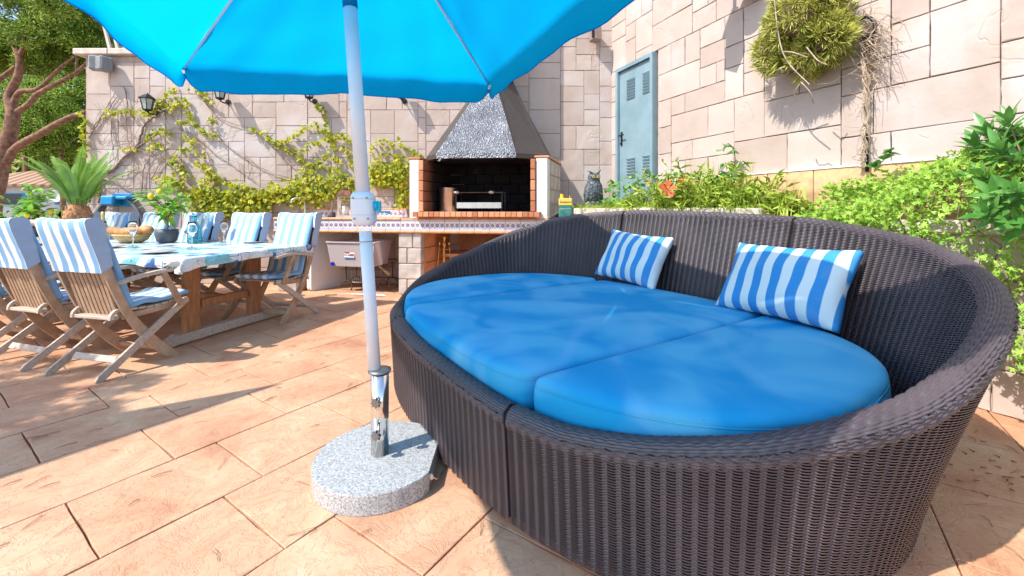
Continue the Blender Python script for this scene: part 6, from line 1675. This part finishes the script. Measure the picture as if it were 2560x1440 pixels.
# house below
def house(p, L, W, Hh, rot, label, wins):
    t = thing('white_house', label, 'house', p, rot)
    link('wall', MB().box((0, 0, Hh / 2 - 2), (L, W, Hh + 4)).mesh('wall'), MT['housewall'], t)
    rh = 1.2; ov_ = .5; x, y = L / 2 + ov_, W / 2 + ov_
    link('roof', MB().add([(-x, -y, Hh), (x, -y, Hh), (x, y, Hh), (-x, y, Hh), (-x + y * .8, 0, Hh + rh), (x - y * .8, 0, Hh + rh), (-x, -y, Hh - .15), (x, -y, Hh - .15), (x, y, Hh - .15), (-x, y, Hh - .15)], [(0, 1, 5, 4), (1, 2, 5), (2, 3, 4, 5), (3, 0, 4), (6, 7, 1, 0), (7, 8, 2, 1), (8, 9, 3, 2), (9, 6, 0, 3), (9, 8, 7, 6)]).mesh('roof'), MT['roof'], t)
    for (wx, wz, ww, wh) in wins:
        w_ = link('window', MB().box((wx, -W / 2 - .03, wz), (ww, .08, wh)).mesh('window'), MT['blueplastic'], t)
        link('pane', MB().box((wx + ww * .12, -W / 2 - .075, wz), (ww * .5, .02, wh * .86)).mesh('pane'), M_simple('dark_window', (.03, .06, .09), .1), w_)
    return t
hp = ray(100, 520, 30); 
house(V(-33.2, 30.5, .1), 6.5, 7, 2.55, R(20), 'white house with clay tile roof and blue shutters seen left of the cycad', [(-.2, 1.6, 1.7, .75), (2.3, 1.6, .5, .7)])
house(V(-39.5, 32, -.1), 7.5, 7, 2.4, R(14), 'white house at the left photo edge with blue garage doors and tiled roof', [(1.0, 1.7, 2.6, .8)])
dsh = link('satellite_dish', MB().lathe([(0, 0), (.25, .04), (.42, .14), (.40, .14), (.24, .06), (0, .03)], (0, 0, 0), 14).mesh('satellite_dish', True), MT['white'], label='small white satellite dish on the white house', cat='satellite dish'); dsh.location = ray(142, 492, 27); dsh.rotation_euler = (R(70), 0, R(30))

# trees
def tuft_tree(name, label, cat, base, limbs, clumps, mat, seed, leaf=(.05, .6), per=300, group=None, flat=.6, bark=True, kind=None):
    q = np.random.RandomState(seed); t = thing(name, label, cat, (0, 0, 0), 0, group)
    if limbs:
        mb = MB()
        for L in limbs: pts = crom([p for p, r_ in L], 5); rs = np.interp(np.linspace(0, len(L) - 1, len(pts)), range(len(L)), [r_ for p, r_ in L]); mb.tube(pts, list(rs), 9, False)
        link('trunk', mb.mesh('trunk', True), MT['bark'], t)
    P, D, S = [], [], []
    for (c, r_) in clumps:
        n = int(per); d = q.normal(size=(n, 3)); d /= np.linalg.norm(d, axis=1)[:, None]; rad = q.uniform(.35, 1, n) ** .5
        P.append(np.array(c) + d * rad[:, None] * np.array([r_, r_, r_ * flat])); dd_ = d + q.normal(size=(n, 3)) * .6 + [0, 0, .4]; D.append(dd_)
        l_ = q.uniform(.7, 1.3, n) * leaf[1]; S.append(np.stack([np.full(n, leaf[0]) * q.uniform(.7, 1.3, n), l_, l_], 1))
    P, D, S = np.concatenate(P), np.concatenate(D), np.concatenate(S)
    tv = [(-.5, 0, 0), (.5, 0, 0), (.9, .7, .1), (0, 1, -.1), (-.9, .7, .1)]
    link('crown', scatter('crown', tv, [(0, 1, 2, 4), (4, 2, 3, 0)], P, frames(D), S), mat, t, kind='stuff')
    return t
def PT(px, py, Z): return tuple(ray(px, py, Z))
q = random.Random(90)
# the large stone pine: trunk and limbs (distance about 13 m)
ZP = 13.0
lim = [[(p_, r_ * .68) for p_, r_ in L_] for L_ in [[(ray(-40, 620, ZP), .36), (ray(0, 420, ZP), .30), (ray(25, 330, ZP), .26), (ray(32, 280, ZP), .24), (ray(22, 240, ZP), .17), (ray(45, 190, ZP), .15), (ray(48, 140, ZP), .14), (ray(20, 90, ZP), .10), (ray(-10, 60, ZP), .06)],
       [(ray(48, 140, ZP), .12), (ray(62, 110, ZP), .08), (ray(55, 60, ZP), .05)],
       [(ray(35, 285, ZP), .14), (ray(70, 262, ZP), .12), (ray(95, 235, ZP), .11), (ray(150, 205, ZP), .09), (ray(195, 178, ZP), .08), (ray(222, 150, ZP), .05)],
       [(ray(32, 265, ZP), .13), (ray(50, 230, ZP), .12), (ray(95, 222, ZP), .09), (ray(150, 170, ZP), .07), (ray(190, 140, ZP), .04)],
       [(ray(5, 420, ZP), .20), (ray(40, 370, ZP), .17), (ray(100, 335, ZP), .15), (ray(160, 300, ZP), .12), (ray(215, 280, ZP), .11), (ray(260, 265, ZP), .09)],
       [(ray(-30, 215, ZP), .14), (ray(10, 190, ZP), .10), (ray(40, 165, ZP), .07)], [(ray(190, 178, ZP), .05), (ray(192, 150, ZP), .05), (ray(190, 120, ZP), .03)]]]
cl = []
for k in range(50):
    px, py = q.uniform(-160, 260), q.uniform(-160, 110)
    cl.append((PT(px, py, ZP + q.uniform(-1.2, 2.2)), q.uniform(.45, .85)))
for k in range(26): cl.append((PT(q.uniform(80, 260), q.uniform(60, 175), ZP + q.uniform(.3, 2.2)), q.uniform(.35, .6)))
for k in range(9): cl.append((PT(q.uniform(-40, 60), q.uniform(100, 170), ZP + q.uniform(.5, 2.2)), q.uniform(.3, .5)))
tuft_tree('stone_pine', 'large pine with reddish curving limbs and dense needles at the left behind the wall', 'pine tree', None, lim, cl, MT['needle'], 1, (.016, .17), 520)
bg_trees = [((150, 330), 24, 2.2, 'bright yellow green bush tree low behind the pine trunk', MT['needle2'], 12), ((60, 330), 30, 2.4, 'light green pine farther down the slope, left of the main trunk', MT['needle2'], 14), ((190, 250), 26, 2.6, 'mid green tree between the pine limbs and the wall end', MT['needle2'], 12),
            ((170, 380), 34, 2.2, 'dark green round shrub tree just above the cycad', MT['needle'], 10), ((-20, 230), 34, 4, 'dark pine at the left edge behind the main trunk', MT['needle'], 16), ((110, 190), 42, 4.5, 'dark distant pine behind the limbs', MT['needle'], 16), ((210, 330), 30, 2.2, 'loose green tree hugging the wall end', MT['needle'], 10)]
for k, ((px, py), Z, r_, lab, mt, nc) in enumerate(bg_trees):
    c0 = ray(px, py, Z); cl = [((c0.x + q.gauss(0, r_ * .55), c0.y + q.gauss(0, r_ * .4), c0.z + q.gauss(0, r_ * .45)), q.uniform(.3, .5) * r_) for _ in range(nc)]
    g_ = V(c0.x, c0.y, terr(c0.x, c0.y) - .3); tuft_tree('hillside_tree', lab, 'tree', None, [[(g_, r_ * .09), (g_.lerp(c0, .5) + V(.2, 0, 0), r_ * .07), (c0, r_ * .04)]], cl, mt, 20 + k, (.045, .28), 420, 'trees on the slope beyond the terrace', .75)
# shrubs on the hill: a far wood that reads as one mass
P, D, S = [], [], []; qn = np.random.RandomState(6)
for k in range(700):
    y = q.uniform(38, 190); x = -y * q.uniform(.85, 1.5); z = terr(x, y); r_ = q.uniform(.8, 2.6) * (1 + y / 150); n = 60
    d = qn.normal(size=(n, 3)); d /= np.linalg.norm(d, axis=1)[:, None]; P.append(np.array([x, y, z + r_ * .5]) + d * np.array([r_, r_, r_ * .75]) * qn.uniform(.5, 1, (n, 1))); D.append(d + qn.normal(size=(n, 3)) * .7); S.append(np.full(n, .28 * r_))
P, D, S = np.concatenate(P), np.concatenate(D), np.concatenate(S)
link('hill_scrub', scatter('hill_scrub', [(-.5, 0, 0), (.5, 0, 0), (.6, .7, .1), (0, 1, 0), (-.6, .7, .1)], [(0, 1, 2, 4), (4, 2, 3, 0)], P, frames(D), S), MT['needle'], kind='stuff', label='dark green pines and scrub covering the dry hillside far behind', cat='scrub')
# hedge behind the parapet
P = nr.uniform([-12.5, 7.4, -.4], [-6.9, 9.2, .95], (9000, 3)); P[:, 2] += .12 * np.sin(P[:, 0] * 3) ; n = len(P)
hg = thing('hedge', 'green and yellowish hedge behind the low parapet at the left', 'hedge', (0, 0, 0))
link('foliage', scatter('foliage', [(-.5, 0, 0), (.5, 0, 0), (.7, .6, .1), (0, 1.2, 0), (-.7, .6, .1)], [(0, 1, 2, 4), (4, 2, 3, 0)], P, frames(nr.normal(size=(n, 3))), nr.uniform(.05, .10, n)), MT['needle2'], hg, kind='stuff')
# pine bough over the terrace, left of the picture, whose shade falls by the chairs
cl = [((bq.x + q.gauss(-.35, .42), bq.y + q.gauss(-.1, .22), 3.2 + q.gauss(0, .12)), q.uniform(.12, .24)) for _ in range(26)]
tuft_tree('small_pine', 'small pine just left of the photo whose bough shades the floor by the chairs', 'pine tree', None, [[(V(bq.x - 1.6, bq.y - .6, 0), .10), (V(bq.x - 1.5, bq.y - .55, 1.6), .08), (V(bq.x - .9, bq.y - .25, 2.9), .05), (V(bq.x, bq.y, 3.2), .02)]], cl, MT['needle'], 61, (.008, .10), 420)
